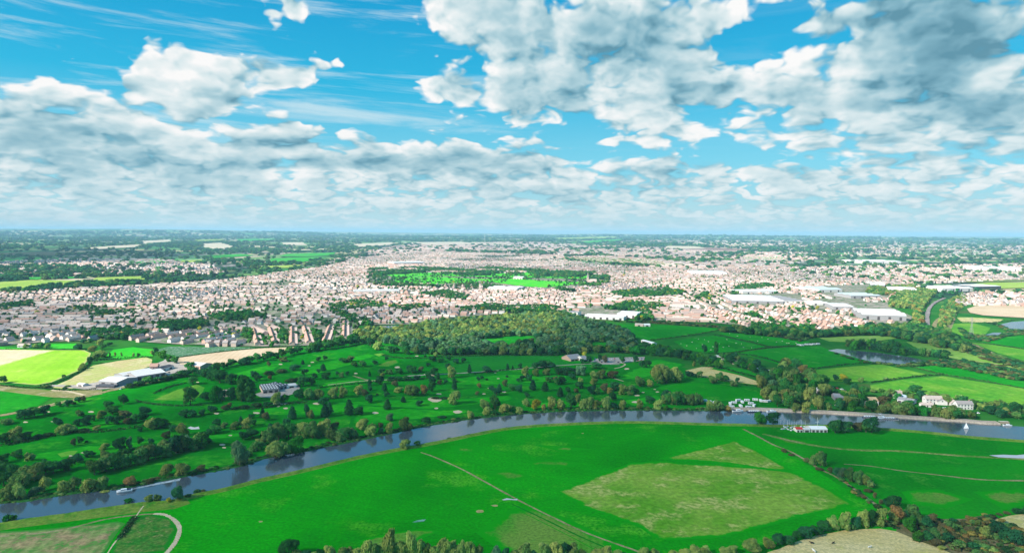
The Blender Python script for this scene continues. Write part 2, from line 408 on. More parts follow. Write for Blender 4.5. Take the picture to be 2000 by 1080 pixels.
# ------------------------------------------------------------------ the ground
def build_ground():
    na = 360; rings = [0, 45, 120, 220, 380, 600, 900, 1200, 1500, 1800, 2100] + list(np.geomspace(2230, 37000, 120))
    V = [(0, 0, 0)]; F = []
    for r in rings[1:]:
        for k in range(na):
            a = 6.28318 * k / na; x, y = r * math.sin(a), r * math.cos(a); V.append((x, y, float(H(x, y))))
    for k in range(na): F.append((0, 1 + (k + 1) % na, 1 + k))
    for i in range(len(rings) - 2):
        for k in range(na): F.append((1 + i * na + k, 1 + i * na + (k + 1) % na, 1 + (i + 1) * na + (k + 1) % na, 1 + (i + 1) * na + k))
    m, t, b = base_mat('farmland')
    p = t.new('ShaderNodeTexCoord').outputs['Object']; x, y, z = t.sep(p)
    r = t.vm('LENGTH', p)
    # patchwork of fields, parcels 150-400 m
    w = t.vm('MULTIPLY', t.vm('SUBTRACT', t.noise(p, .0012, 3, .5, out=1), (.5, .5, .5)), (260, 260, 0))
    q = t.vm('MULTIPLY', t.vm('ADD', p, w), (1, .62, 0))
    vc = t.voro(q, .0034, out=1, dim='2D', rnd=.85); c1, c2, c3 = t.sep(vc)
    cr = t.new('ShaderNodeValToRGB'); cr.color_ramp.interpolation = 'CONSTANT'; t.put(cr.inputs[0], c1)
    cols = [(0, (.06, .22, .05)), (.18, (.16, .30, .09)), (.34, (.05, .14, .06)), (.46, (.08, .32, .06)), (.60, (.44, .38, .20)), (.72, (.22, .28, .11)), (.84, (.56, .47, .30))]
    E_ = cr.color_ramp.elements
    for i, (a, c) in enumerate(cols):
        e = E_[i] if i < 2 else E_.new(a)
        e.position = a; e.color = c + (1,)
    ed = t.voro(q, .0034, 'DISTANCE_TO_EDGE', dim='2D', rnd=.85)
    col = t.mix(t.ss(ed, .02, .055), (.020, .050, .028), cr.outputs[0])
    wood = t.noise(p, .0011, 6, .62); col = t.mix(t.ss(wood, .50, .58), col, (.018, .052, .032))  # woods, toned darker to carry the cloud shade of the far bands too
    town = t.noise(p, .0007, 3, .5); tw = t.m('MULTIPLY', t.ss(town, .50, .58), t.ss(t.noise(p, .012, 3, .7), .48, .6))
    col = t.mix(t.m('MULTIPLY', tw, .8), col, (.42, .36, .33))
    near = t.mix(t.ss(t.noise(p, .02, 5, .6), .35, .65), (.010, .13, .012), (.035, .17, .02))
    near = t.mix(t.ss(t.noise(p, .006, 4, .6), .55, .7), near, (.07, .11, .03))
    col = t.mix(t.ss(r, 2000, 2500), near, col)
    t.put(b.inputs['Base Color'], col)
    o = link('ground', mesh('ground', V, F, m, smooth=True)); o['kind'] = 'structure'
build_ground()

# ------------------------------------------------------------------ land cover
NEAR_BANK = [(-330, 1072), (0, 1023), (51, 1015), (132, 1004), (230, 989), (285, 982), (336, 978), (373, 968), (440, 954), (506, 937), (583, 920), (661, 901), (700, 892), (771, 878), (822, 869), (873, 859), (930, 847), (985, 837), (1046, 831), (1099, 828), (1172, 825), (1254, 824), (1396, 828), (1449, 829), (1480, 830), (1528, 831), (1619, 831), (1718, 837), (1800, 843), (1895, 853), (2000, 861), (2330, 885)]
FAR_BANK = [(-330, 1010), (0, 985), (51, 981), (122, 969), (195, 960), (257, 953), (320, 940), (373, 930), (432, 920), (482, 909), (525, 895), (595, 883), (638, 874), (696, 863), (737, 854), (767, 848), (806, 839), (843, 832), (883, 826), (912, 821), (940, 818), (995, 812), (1056, 807), (1131, 804), (1254, 802.6), (1427, 803.6), (1488, 804), (1583, 808), (1685, 813.5), (1799, 821), (1875, 825.5), (1925, 830), (1961, 831.5), (2000, 834.5), (2330, 852)]
gm = dict(s1=.012, s2=.12)
M_mead = field_mat('meadow_grass', (.002, .205, .001), (.006, .32, .002), (.075, .35, .015), thr=.54, s1=.006, s2=.5, stripe=(1.2, 9, .16), grain=.5)
M_mead2 = field_mat('meadow_grass_far_side', (.003, .19, .004), (.007, .25, .005), (.05, .25, .02), thr=.55, s1=.011, s2=.4)
M_rough = field_mat('rough_grass', (.09, .27, .014), (.20, .33, .04), (.36, .36, .11), thr=.49, s1=.018, s2=.28, edge=(.004, .27, .002), grain=.5)
M_olive = field_mat('thin_grass', (.06, .24, .018), (.13, .24, .035), (.01, .22, .01), thr=.55, s1=.02, s2=.5, edge=(.004, .27, .002), grain=.6)
M_golf = field_mat('golf_grass', (.003, .15, .006), (.007, .225, .008), (.05, .29, .015), thr=.52, s1=.012, s2=.2, stripe=(.5, 26, .28))
M_fair = field_mat('mown_fairway', (.010, .27, .009), (.025, .34, .01), (.09, .37, .02), thr=.55, s1=.02, s2=.2, stripe=(.9, 14, .3), edge=(.003, .17, .007))
M_gold = field_mat('lit_crop', (.24, .50, .025), (.34, .56, .05), (.48, .52, .12), thr=.56, s1=.012, s2=.2, edge=(.42, .46, .14), grain=.2, stripe=(.35, 16, .16))
M_stub = field_mat('stubble', (.52, .42, .21), (.40, .44, .13), (.60, .50, .30), thr=.5, s1=.015, s2=.3, stripe=(-.5, 12, .3), grain=.3)
M_tan = field_mat('ploughed_field', (.58, .42, .27), (.66, .50, .34), (.50, .36, .22), thr=.56, s1=.01, s2=.4, stripe=(.15, 8, .25), grain=.2)
M_dry = field_mat('dry_pasture', (.54, .42, .16), (.62, .49, .24), (.40, .38, .10), thr=.54, s1=.02, s2=.6, stripe=(1.2, 7, .3), grain=.5)
M_past = field_mat('pasture', (.006, .20, .010), (.015, .26, .012), (.06, .28, .03), thr=.54, s1=.012, s2=.2, stripe=(.2, 18, .25))
M_pastw = field_mat('worn_pasture', (.06, .26, .02), (.14, .32, .03), (.22, .34, .06), thr=.52, s1=.014, s2=.2, stripe=(.25, 16, .25))
M_pale = field_mat('pale_pasture', (.14, .29, .04), (.20, .34, .06), (.30, .36, .13), thr=.52, s1=.012, s2=.15, grain=.3)
M_scrub = field_mat('scrub_ground', (.10, .12, .04), (.20, .16, .08), (.04, .11, .02), thr=.5, s1=.05, s2=.5, grain=.6)
M_soil = field_mat('track_soil', (.26, .19, .11), (.33, .26, .15), (.06, .18, .02), thr=.47, s1=.06, s2=.6, grain=.5)
M_track = field_mat('pale_track', (.50, .40, .26), (.56, .45, .31), (.35, .33, .15), thr=.56, s1=.1, s2=.8, grain=.4)
M_yard = field_mat('yard_ground', (.34, .29, .25), (.42, .37, .33), (.25, .22, .19), thr=.55, s1=.05, s2=.5, grain=.4)
M_sand = plain('bunker_sand', (.58, .45, .30), var=.12)
M_tarm = plain('tarmac', (.20, .19, .20), var=.2, scale=.1)
M_town = field_mat('town_ground', (.38, .31, .28), (.20, .20, .14), (.05, .15, .035), thr=.46, s1=.02, s2=.12, grain=.7)
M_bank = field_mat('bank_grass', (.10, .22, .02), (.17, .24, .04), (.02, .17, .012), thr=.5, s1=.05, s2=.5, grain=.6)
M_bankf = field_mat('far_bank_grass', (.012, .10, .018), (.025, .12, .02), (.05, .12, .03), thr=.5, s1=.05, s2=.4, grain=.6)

# this side of the river
def px(*p): return list(p)
sheet('meadow', [(-500, 1100)] + NEAR_BANK[1:] + [(2500, 900), (2600, 1250), (1000, 1400), (-600, 1300)], M_mead, jit=0)
sheet('meadow', [(1456, 836), (1528, 833), (1619, 833), (1718, 839), (1800, 845), (1895, 855), (2000, 863), (2330, 887), (2500, 1000), (2150, 985), (1990, 1003), (1860, 1015), (1760, 1010), (1715, 992), (1660, 960), (1590, 915), (1520, 875)], M_mead2, jit=.3)
sheet('rough_meadow', [(1088, 958), (1150, 936), (1190, 920), (1232, 903), (1300, 900), (1330, 905), (1400, 907), (1500, 915), (1545, 920), (1610, 950), (1674, 984), (1625, 997), (1560, 1010), (1500, 1027), (1440, 1042), (1385, 1052), (1290, 1054), (1250, 1030), (1190, 1005), (1138, 990), (1092, 962)], M_rough, soft=8, grid=4)
sheet('rough_meadow', [(1285, 896), (1360, 878), (1435, 860), (1475, 878), (1520, 903), (1556, 921), (1500, 916), (1440, 907), (1350, 899)], M_rough, soft=6, grid=4)
sheet('rough_meadow', [(985, 1000), (1040, 985), (1090, 1005), (1180, 1045), (1230, 1080), (1180, 1110), (1000, 1090), (930, 1040)], M_olive, soft=16, grid=4)
sheet('rough_meadow', [(700, 1055), (760, 1040), (825, 1032), (860, 1036), (800, 1060), (740, 1078)], M_olive, soft=6, grid=3)
for q in ([(1030, 900), (1090, 898), (1140, 905), (1110, 912), (1040, 909)], [(880, 870), (950, 874), (930, 884), (880, 880)], [(1040, 868), (1110, 872), (1160, 878), (1100, 882)], [(1760, 960), (1830, 955), (1900, 975), (1850, 992), (1780, 985)], [(1900, 960), (1990, 955), (2040, 975), (1960, 995)], [(1500, 850), (1600, 862), (1560, 872), (1520, 864)], [(940, 925), (990, 915), (1040, 930), (1000, 940)]):
    sheet('rough_meadow', q, M_olive, soft=12, grid=4)
for (x, y, w, h) in ((966, 987, 14, 4), (938, 998, 16, 7), (509, 1018, 10, 3), (1138, 846, 5, 1.5)):
    sheet('bare_patch', [(x + w / 2 * math.cos(a) * random.uniform(.7, 1.2), y + h / 2 * math.sin(a) * random.uniform(.7, 1.2)) for a in np.arange(0, 6.2, .7)], field_mat('bare_earth', (.30, .27, .10), (.38, .31, .15), (.12, .24, .04), thr=.5, s1=.2), jit=.3)
strip('ditch', [(822, 883), (850, 893), (900, 915), (950, 942), (1010, 975), (1080, 1010), (1150, 1042), (1245, 1076), (1290, 1095)], [1.6] * 42 + [2.2] * 7, M_soil)
strip('path', [(1000, 984), (1060, 1012), (1130, 1046), (1190, 1072), (1240, 1095)], 1.4, M_fair)
strip('path', [(1000, 990), (1060, 1020), (1125, 1053), (1160, 1072)], .8, M_olive)
strip('ditch', [(1452, 838), (1480, 852), (1510, 868), (1540, 880), (1570, 896), (1600, 915), (1640, 935), (1690, 970), (1718, 990)], 2.2, M_soil)
strip('track', [(1648, 906), (1700, 910), (1760, 919), (1830, 927), (1900, 935), (1960, 938), (2040, 939), (2200, 945)], [1.6] * 20 + [2.4] * 23, M_soil)
strip('track', [(1490, 847), (1560, 864), (1620, 874), (1680, 879), (1760, 881), (1850, 888), (1930, 893), (2010, 897), (2200, 905)], 4.5, field_mat('pale_reeds', (.10, .22, .03), (.28, .28, .10), (.02, .18, .01), thr=.5, s1=.05, s2=.5, grain=.7))
# left corner
sheet('field', [(-60, 1040), (60, 1035), (150, 1026), (230, 1018), (245, 1022), (222, 1050), (195, 1090), (190, 1120), (-200, 1160)], field_mat('brown_field', (.34, .24, .13), (.16, .27, .07), (.04, .22, .03), thr=.46, s1=.045, s2=.35, stripe=(.3, 7, .4), edge=(.05, .22, .03), grain=.6), soft=5, grid=3)
sheet('river_bank', [(-330, 1076), (0, 1025), (51, 1017), (132, 1006), (230, 991), (285, 984), (336, 980), (365, 975), (372, 983), (340, 994), (285, 999), (200, 1010), (120, 1020), (40, 1030), (-330, 1085)], M_bank, jit=.4)
sheet('rough_meadow', [(255, 1010), (300, 1004), (335, 1014), (345, 1035), (325, 1075), (215, 1090), (222, 1060)], field_mat('reedy_grass', (.02, .16, .015), (.10, .19, .035), (.22, .20, .08), thr=.52, s1=.09, s2=.5, edge=(.010, .2, .01), grain=.7), soft=4, grid=2.5)
strip('track', [(-60, 1051), (40, 1044), (120, 1035), (200, 1015), (260, 1006), (303, 1003)], 2.0, M_soil)
strip('track', [(300, 1003), (322, 1005), (340, 1015), (350, 1029), (349, 1043), (340, 1062), (322, 1084), (312, 1100)], 2.6, M_track)
strip('path', [(287, 980), (277, 992), (267, 1006), (250, 1030), (225, 1058), (208, 1084), (200, 1100)], .8, M_track)
# bottom right dry fields
sheet('dry_field', [(1470, 1100), (1500, 1078), (1560, 1056), (1600, 1044), (1650, 1035), (1720, 1032), (1755, 1038), (1790, 1054), (1840, 1072), (1920, 1095), (2000, 1110), (2000, 1300), (1400, 1300)], M_dry, soft=3, grid=4)
sheet('scrub', [(1755, 1022), (1800, 1012), (1880, 1013), (1935, 1004), (1990, 1030), (2050, 1060), (2100, 1150), (1950, 1120), (1870, 1085), (1800, 1058), (1750, 1037)], M_scrub, soft=6, grid=4)
sheet('dry_field', [(1935, 1018), (1975, 1006), (2040, 1000), (2200, 1020), (2200, 1090), (2040, 1060), (1985, 1035)], M_dry, soft=4, grid=4)

# water
def water_mat():
    m, t, b = base_mat('river_water', .04)
    b.inputs['Base Color'].default_value = (.055, .075, .095, 1); b.inputs['Specular IOR Level'].default_value = .5; b.inputs['IOR'].default_value = 1.75
    p = t.new('ShaderNodeTexCoord').outputs['Object']
    n = t.noise(p, .35, 4, .6); n2 = t.noise(p, 2.2, 2, .5)
    bp = t.new('ShaderNodeBump'); bp.inputs['Strength'].default_value = .5; bp.inputs['Distance'].default_value = .10
    t.put(bp.inputs['Height'], t.m('ADD', t.m('MULTIPLY', n, .8), t.m('MULTIPLY', n2, .25))); t.put(b.inputs['Normal'], bp.outputs[0])
    t.put(b.inputs['Roughness'], t.ss(t.noise(p, .03, 4, .6), .4, .7, .03, .14))
    return m
M_water = water_mat()
sheet('river', FAR_BANK + NEAR_BANK[::-1], M_water, z=.75, jit=0)
def bank(name, line, side, mat, hgt=1.2, w=3.0, lip=.9):
    """raised earth bank along the water; side +1 = land lies beyond the line"""
    P = [G(*p) for p in smooth_line(line, 5)]; V = []; F = []
    for i, p in enumerate(P):
        d = P[min(i + 1, len(P) - 1)] - P[max(i - 1, 0)]; d.z = 0; d.normalize(); n_ = Vector((-d.y, d.x, 0)) * side
        jj = random.uniform(-.5, .5) * lip
        for off, z in ((-1.0 + jj, .5), (-.2 + jj, hgt * .8), (.8, hgt + random.uniform(-.1, .15)), (w + random.uniform(-.4, .6), hgt * .5), (w * 1.8, .04)):
            q = p + n_ * off; V.append((q.x, q.y, z))
    for i in range(len(P) - 1):
        for k in range(4): F.append((i * 5 + k, (i + 1) * 5 + k, (i + 1) * 5 + k + 1, i * 5 + k + 1))
    o = link(name, mesh(name, V, F, mat)); o['kind'] = 'structure'; return o
bank('river_bank', NEAR_BANK, -1, M_bank)
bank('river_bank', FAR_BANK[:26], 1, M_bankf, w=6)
# paved towpath embankment on the right
V = []; F = []; LINE = smooth_line([(1424, 803.6), (1488, 804), (1583, 808), (1685, 813.5), (1799, 821), (1875, 825.5), (1925, 830), (1955, 831)], 5)
P = [G(*p) for p in LINE]
for i, p in enumerate(P):
    d = P[min(i + 1, len(P) - 1)] - P[max(i - 1, 0)]; d.z = 0; d.normalize(); n_ = Vector((-d.y, d.x, 0))
    for off, z in ((-.6, .4), (1.4, 2.2), (5.2, 2.35), (9.0, 2.2), (10, .05)): q = p + n_ * off; V.append((q.x, q.y, z))
for i in range(len(P) - 1):
    for k in range(4): F.append((i * 5 + k, (i + 1) * 5 + k, (i + 1) * 5 + k + 1, i * 5 + k + 1))
tag(link('embankment', mesh('embankment', V, F, field_mat('pale_stone_wall', (.40, .31, .24), (.46, .37, .29), (.30, .27, .18), s1=.06, s2=.6, grain=.5))), kind='structure')
sheet('pond', [(1617, 685), (1635, 682), (1680, 686), (1720, 690), (1770, 697), (1812, 705), (1800, 710), (1760, 712), (1715, 709), (1690, 704), (1650, 693)], M_water, z=.6)
sheet('lake', [(1945, 636), (1975, 629), (2030, 625), (2100, 632), (2060, 655), (2000, 650), (1972, 643)], M_water, z=.6)
sheet('pond', [(1922, 655), (1940, 650), (1958, 650), (1950, 655)], M_water, z=.6)
sheet('pond', [(705, 643), (730, 638), (770, 636), (800, 638), (785, 643), (750, 647), (720, 648)], M_water, z=.6)
sheet('puddle', [(1932, 889), (1960, 888), (1985, 889), (2030, 884), (2060, 898), (1990, 895), (1950, 893)], plain('mud_water', (.5, .5, .52), rough=.3, var=.05), z=.25)
sheet('puddle', [(980, 976), (990, 973), (1003, 975), (1011, 974), (1010, 977), (995, 976), (984, 977)], plain('mud_water', (.5, .5, .52)), z=.25)
sheet('puddle', [(805, 1020), (815, 1016), (832, 1014), (828, 1018), (812, 1020)], field_mat('wet_grass', (.10, .30, .22), (.2, .38, .33), None, s1=.3), z=.25)
sheet('pond', [(1285, 732), (1310, 730), (1325, 735), (1318, 740), (1296, 738)], plain('pale_lining', (.6, .56, .52), var=.05), z=.3)
sheet('pond', [(366, 836), (372, 833), (380, 835), (388, 833), (390, 838), (374, 839)], plain('pale_lining', (.6, .56, .52)), z=.3)
sheet('pond', [(529, 788), (545, 786), (566, 787), (564, 790), (540, 791)], plain('pale_lining', (.6, .56, .52)), z=.3)

# golf course and fields beyond the river
sheet('golf_course', [(-400, 830), (0, 808), (60, 796), (150, 778), (230, 762), (330, 740), (400, 722), (470, 705), (560, 688), (690, 668), (760, 680), (870, 696), (1100, 694), (1230, 700), (1330, 716), (1380, 735), (1490, 755), (1500, 780)] + FAR_BANK[27:2:-1] + [(0, 984), (-400, 1018)], M_golf, jit=0)
for q in ([(60, 885), (150, 872), (260, 862), (380, 850), (520, 840), (640, 832), (600, 842), (430, 858), (260, 880), (100, 905), (20, 905)],
          [(120, 838), (230, 818), (330, 800), (330, 808), (250, 826), (150, 850)],
          [(480, 800), (600, 788), (760, 780), (900, 778), (1000, 770), (1010, 782), (880, 796), (740, 808), (620, 812), (500, 812)],
          [(700, 790), (860, 800), (960, 795), (900, 810), (760, 826), (680, 832)],
          [(560, 725), (640, 705), (720, 690), (740, 694), (680, 715), (600, 738)],
          [(430, 735), (520, 712), (560, 706), (540, 722), (450, 748)],
          [(860, 738), (1000, 730), (1120, 732), (1100, 745), (980, 752), (880, 752)],
          [(600, 750), (700, 738), (760, 742), (720, 752), (640, 762)],
          [(1000, 790), (1100, 782), (1180, 785), (1150, 795), (1040, 800)],
          [(1195, 740), (1280, 700), (1340, 712), (1310, 728), (1240, 742)],
          [(1210, 782), (1290, 768), (1300, 785), (1230, 796)]):
    sheet('fairway', q, M_fair, soft=9, grid=6)
sheet('putting_green', [(112, 886), (135, 881), (152, 880), (145, 888), (120, 893)], field_mat('green_turf', (.12, .34, .03), (.16, .38, .04), (.2, .36, .08)), jit=.2)
sheet('putting_green', [(730, 692), (745, 690), (752, 692), (740, 696)], field_mat('green_turf', (.12, .34, .03), (.16, .38, .04), (.2, .36, .08)), jit=.2)
sheet('rough_meadow', [(735, 715), (752, 706), (775, 702), (780, 708), (760, 716)], M_olive, soft=4, grid=3)
sheet('paddock', [(300, 781), (345, 762), (385, 751), (400, 757), (392, 772), (375, 784), (330, 782)], M_pastw, soft=4, grid=4)
sheet('pasture', [(862, 697), (960, 693), (1060, 693), (1090, 695), (1108, 712), (1040, 718), (960, 727), (900, 731), (870, 722)], field_mat('striped_grass', (.010, .19, .014), (.015, .22, .016), None, stripe=(.75, 10, .45)), soft=3, grid=5)
sheet('pasture', [(925, 664), (985, 657), (1045, 655), (1035, 670), (1000, 680), (940, 674)], M_past)
sheet('pasture', [(1152, 680), (1158, 668), (1185, 668), (1182, 682)], M_past)
sheet('pasture', [(738, 668), (780, 663), (785, 674), (755, 677)], M_past)
sheet('pasture', [(1165, 631), (1235, 634), (1310, 636), (1400, 641), (1408, 646), (1340, 657), (1270, 665), (1245, 660), (1200, 645)], M_past)
sheet('pasture', [(1316, 667), (1350, 660), (1400, 655), (1450, 667), (1496, 677), (1450, 686), (1380, 690), (1340, 682)], M_past)
sheet('pasture', [(1402, 651), (1440, 648), (1500, 657), (1585, 668), (1555, 676), (1498, 675), (1450, 664)], M_past)
sheet('pasture', [(1440, 690), (1500, 681), (1600, 676), (1640, 690), (1712, 708), (1640, 716), (1580, 722), (1530, 715), (1480, 700)], M_past)
sheet('pasture', [(1584, 724), (1640, 718), (1720, 711), (1810, 731), (1740, 742), (1680, 746), (1620, 744)], M_pastw)
sheet('pasture', [(1700, 752), (1760, 742), (1842, 735), (1900, 744), (2000, 758), (2100, 768), (2100, 800), (2000, 796), (1900, 783), (1800, 770), (1700, 766)], M_pastw)
sheet('pasture', [(1778, 717), (1830, 714), (1880, 712), (1940, 721), (2000, 731), (2150, 745), (2150, 768), (2000, 757), (1900, 741), (1830, 729)], M_past)
sheet('pasture', [(1600, 660), (1660, 657), (1720, 656), (1760, 660), (1690, 669), (1620, 667)], M_pale)
sheet('pasture', [(1770, 668), (1840, 668), (1880, 676), (1940, 694), (2010, 714), (2150, 745), (2000, 722), (1930, 710), (1860, 700), (1800, 685)], M_pale)
sheet('pasture', [(1890, 664), (1950, 656), (2010, 652), (2150, 660), (2150, 695), (2010, 681), (1940, 671)], M_past)
sheet('pasture', [(1892, 667), (1940, 674), (2010, 684), (2150, 698), (2150, 715), (2010, 707), (1950, 690)], M_pastw)
sheet('pasture', [(1855, 633), (1900, 631), (1935, 640), (1925, 653), (1880, 656), (1858, 648)], M_pastw)
sheet('field', [(1888, 604), (1905, 599), (1950, 597), (2010, 598), (2100, 600), (2100, 622), (2000, 622), (1920, 617), (1895, 612)], M_tan)
sheet('field', [(1868, 620), (1900, 620), (1960, 624), (1950, 630), (1880, 630)], M_stub)
sheet('field', [(1338, 724), (1370, 717), (1388, 717), (1440, 732), (1496, 750), (1478, 752), (1430, 745), (1380, 738)], M_dry, soft=3, grid=4)
sheet('pasture', [(1285, 757), (1320, 749), (1370, 748), (1440, 757), (1492, 769), (1495, 779), (1440, 783), (1370, 782), (1310, 768)], M_mead2)
sheet('pasture', [(1385, 720), (1420, 716), (1460, 722), (1485, 736), (1440, 732)], M_past)
# fields to the left
sheet('crop_field', [(-200, 700), (0, 690), (60, 684), (165, 684), (178, 690), (170, 706), (154, 724), (100, 747), (70, 752), (15, 747), (-200, 745)], M_gold, jit=.5, soft=5, grid=7)
sheet('crop_field', [(-250, 683), (0, 682), (110, 684), (75, 694), (40, 704), (0, 716), (-250, 725)], field_mat('pale_stubble', (.66, .54, .38), (.60, .52, .30), None, edge=(.42, .52, .10), grain=.2), soft=10, grid=8)
sheet('stubble_field', [(100, 757), (140, 739), (182, 714), (230, 705), (285, 698), (297, 702), (296, 714), (250, 731), (200, 745), (160, 757), (130, 760)], M_stub, soft=3, grid=5)
sheet('field', [(-200, 760), (0, 764), (105, 776), (70, 795), (0, 809), (-200, 830)], M_past)
sheet('field', [(-200, 750), (0, 751), (40, 758), (110, 763), (200, 762), (200, 770), (150, 778), (100, 776), (0, 764), (-200, 758)], field_mat('rough_verge', (.24, .22, .09), (.16, .20, .05), (.38, .30, .20), thr=.5), soft=3, grid=5)
sheet('ploughed_field', [(348, 699), (420, 689), (500, 681), (575, 678), (560, 686), (500, 698), (460, 708), (420, 716), (370, 720), (345, 712)], M_tan)
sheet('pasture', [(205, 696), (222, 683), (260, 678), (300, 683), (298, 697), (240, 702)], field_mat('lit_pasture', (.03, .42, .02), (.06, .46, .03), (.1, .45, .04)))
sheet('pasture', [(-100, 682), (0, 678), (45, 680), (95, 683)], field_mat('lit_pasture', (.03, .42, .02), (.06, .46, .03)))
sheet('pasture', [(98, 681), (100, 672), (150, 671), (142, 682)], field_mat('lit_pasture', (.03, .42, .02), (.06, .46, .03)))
sheet('allotments', [(300, 684), (330, 677), (440, 678), (505, 679), (430, 686), (350, 698), (330, 692)], field_mat('allotment_plots', (.05, .17, .06), (.10, .20, .12), (.32, .34, .30), thr=.5, s1=.09, s2=.3, grain=.7))
sheet('farm_yard', [(78, 752), (160, 752), (230, 738), (300, 722), (350, 712), (400, 712), (370, 730), (300, 745), (250, 756), (180, 762)], M_yard)
sheet('farm_yard', [(300, 712), (330, 700), (346, 704), (356, 716), (330, 722)], M_yard)
sheet('farm_yard', [(498, 770), (520, 762), (585, 750), (585, 766), (545, 778), (510, 776)], M_yard)
sheet('car_park', [(1150, 708), (1170, 699), (1260, 697), (1258, 704), (1210, 710), (1175, 712)], M_yard)
strip('railway', [(-200, 845), (0, 812), (60, 800), (130, 784), (210, 764), (300, 744), (345, 733), (380, 722), (420, 712)], 9, M_soil)
strip('road', [(790, 735), (820, 733), (900, 729), (1000, 722), (1080, 715), (1150, 711), (1210, 712)], 3.6, M_yard)
strip('path', [(640, 752), (700, 745), (755, 742), (800, 735)], 2.4, M_track)
strip('path', [(690, 734), (715, 742), (740, 746)], 3, M_soil)
strip('path', [(1200, 720), (1213, 717), (1221, 712), (1214, 709)], 2.2, M_track)
strip('path', [(1192, 738), (1205, 741), (1218, 745)], 1.6, M_track)
strip('track', [(100, 762), (130, 764), (165, 772)], 4, M_track)
strip('track', [(300, 722), (320, 708), (332, 697)], 6, M_yard)
strip('road', [(1380, 695), (1420, 700), (1450, 710), (1480, 722)], 5, M_yard)
strip('railway', [(2150, 745), (2000, 711), (1950, 696), (1900, 674), (1870, 665), (1855, 655), (1850, 645), (1858, 628), (1862, 615), (1866, 600)], 11, M_soil)
strip('railway', [(2150, 757), (2000, 724), (1940, 711), (1890, 704)], 5, M_soil)
strip('railway', [(1825, 645), (1826, 632), (1838, 620), (1855, 608), (1862, 598)], 8, M_soil)
strip('road', [(1812, 638), (1811, 622), (1814, 605), (1826, 592), (1845, 583)], 8, field_mat('worn_road', (.24, .21, .19), (.30, .26, .24), (.15, .14, .12)))
strip('railway', [(1880, 667), (1800, 656), (1600, 652), (1500, 646), (1400, 640), (1300, 633), (1200, 627), (1150, 624)], 7, M_scrub)
for i, (x, y, w) in enumerate([(94, 806, 10), (50, 826, 12), (102, 825, 7), (178, 806, 14), (163, 886, 12), (138, 892, 9), (423, 809, 13), (501, 808, 16), (543, 795, 10), (558, 799, 12), (618, 790, 16), (733, 808, 16), (893, 806, 22), (857, 771, 12), (852, 799, 10), (849, 782, 34), (776, 719, 13), (814, 697, 8), (828, 692, 8), (548, 713, 9), (610, 709, 8), (604, 716, 7), (706, 707, 8), (695, 731, 9), (845, 735, 9), (967, 730, 6), (973, 741, 7), (954, 760, 5), (945, 771, 8), (984, 767, 10), (830, 733, 7), (1224, 722, 12), (1244, 774, 13), (1256, 768, 7), (1284, 767, 8), (1279, 762, 6), (1240, 787, 15), (434, 870, 14), (516, 859, 14), (450, 852, 9), (386, 748, 7), (560, 707, 10), (438, 876, 10)]):
    w *= .85; hh = w * .30
    sheet('sand_bunker', [(x + w / 2 * math.cos(a) * random.uniform(.85, 1.15), y - 1.5 + hh / 2 * math.sin(a) * random.uniform(.75, 1.25)) for a in np.arange(0, 6.2, .62)], M_sand, z=.3, jit=.1)
# town
TOWN = [(-250, 668), (-250, 575), (0, 574), (150, 566), (330, 556), (450, 548), (560, 532), (640, 520), (700, 506), (760, 498), (850, 492), (1000, 497), (1080, 505), (1150, 515), (1300, 525), (1500, 528), (1650, 545), (1750, 552), (1800, 560), (1760, 580), (1738, 600), (1785, 620), (1770, 632), (1660, 642), (1600, 648), (1480, 640), (1400, 632), (1300, 628), (1150, 618), (1060, 607), (900, 620), (800, 634), (700, 636), (690, 655), (640, 674), (560, 677), (500, 678), (340, 673), (270, 668), (240, 658), (200, 665), (100, 668), (0, 676)]
PARK = [(720, 538), (770, 534), (900, 534), (1000, 536), (1060, 530), (1190, 540), (1190, 553), (1150, 562), (1060, 566), (1000, 560), (900, 557), (720, 556)]
GREENS = [PARK, [(108, 613), (125, 604), (225, 604), (205, 611), (130, 616)], [(605, 628), (612, 619), (640, 621), (648, 630), (632, 634)], [(470, 560), (560, 550), (590, 552), (560, 560)], [(330, 604), (520, 596), (600, 598), (560, 602), (420, 608)], [(1210, 570), (1300, 560), (1340, 575), (1310, 582), (1215, 578)]]
sheet('town_ground', TOWN, M_town, jit=0, grid=42, lift=1.5e-4)
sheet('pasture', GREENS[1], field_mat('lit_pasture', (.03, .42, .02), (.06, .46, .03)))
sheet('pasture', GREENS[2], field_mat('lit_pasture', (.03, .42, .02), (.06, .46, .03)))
M_park = field_mat('park_grass', (.04, .50, .02), (.12, .52, .04), (.3, .5, .08), s1=.02)
sheet('park', [(770, 543), (850, 541), (930, 546), (935, 551), (850, 556), (772, 554)], M_park)
sheet('park', [(915, 546), (1000, 545), (1080, 550), (1150, 552), (1110, 558), (1060, 563), (1020, 560), (960, 552)], M_park)
sheet('park', [(730, 532), (800, 528), (1000, 530), (1150, 538), (1180, 546), (1000, 543), (860, 540), (770, 542)], M_park)
sheet('park', [(720, 524), (780, 522), (800, 525), (740, 528)], M_park)
M_far1 = field_mat('far_crop', (.34, .45, .08), (.26, .40, .06), (.42, .44, .14), s1=.006); M_far2 = field_mat('far_grass', (.03, .34, .03), (.07, .36, .05), None, s1=.006); M_far3 = field_mat('far_stubble', (.55, .46, .32), (.62, .52, .38), None, s1=.006); M_far4 = field_mat('far_dark_field', (.09, .12, .06), (.15, .14, .08), None, s1=.006)
FARP = []
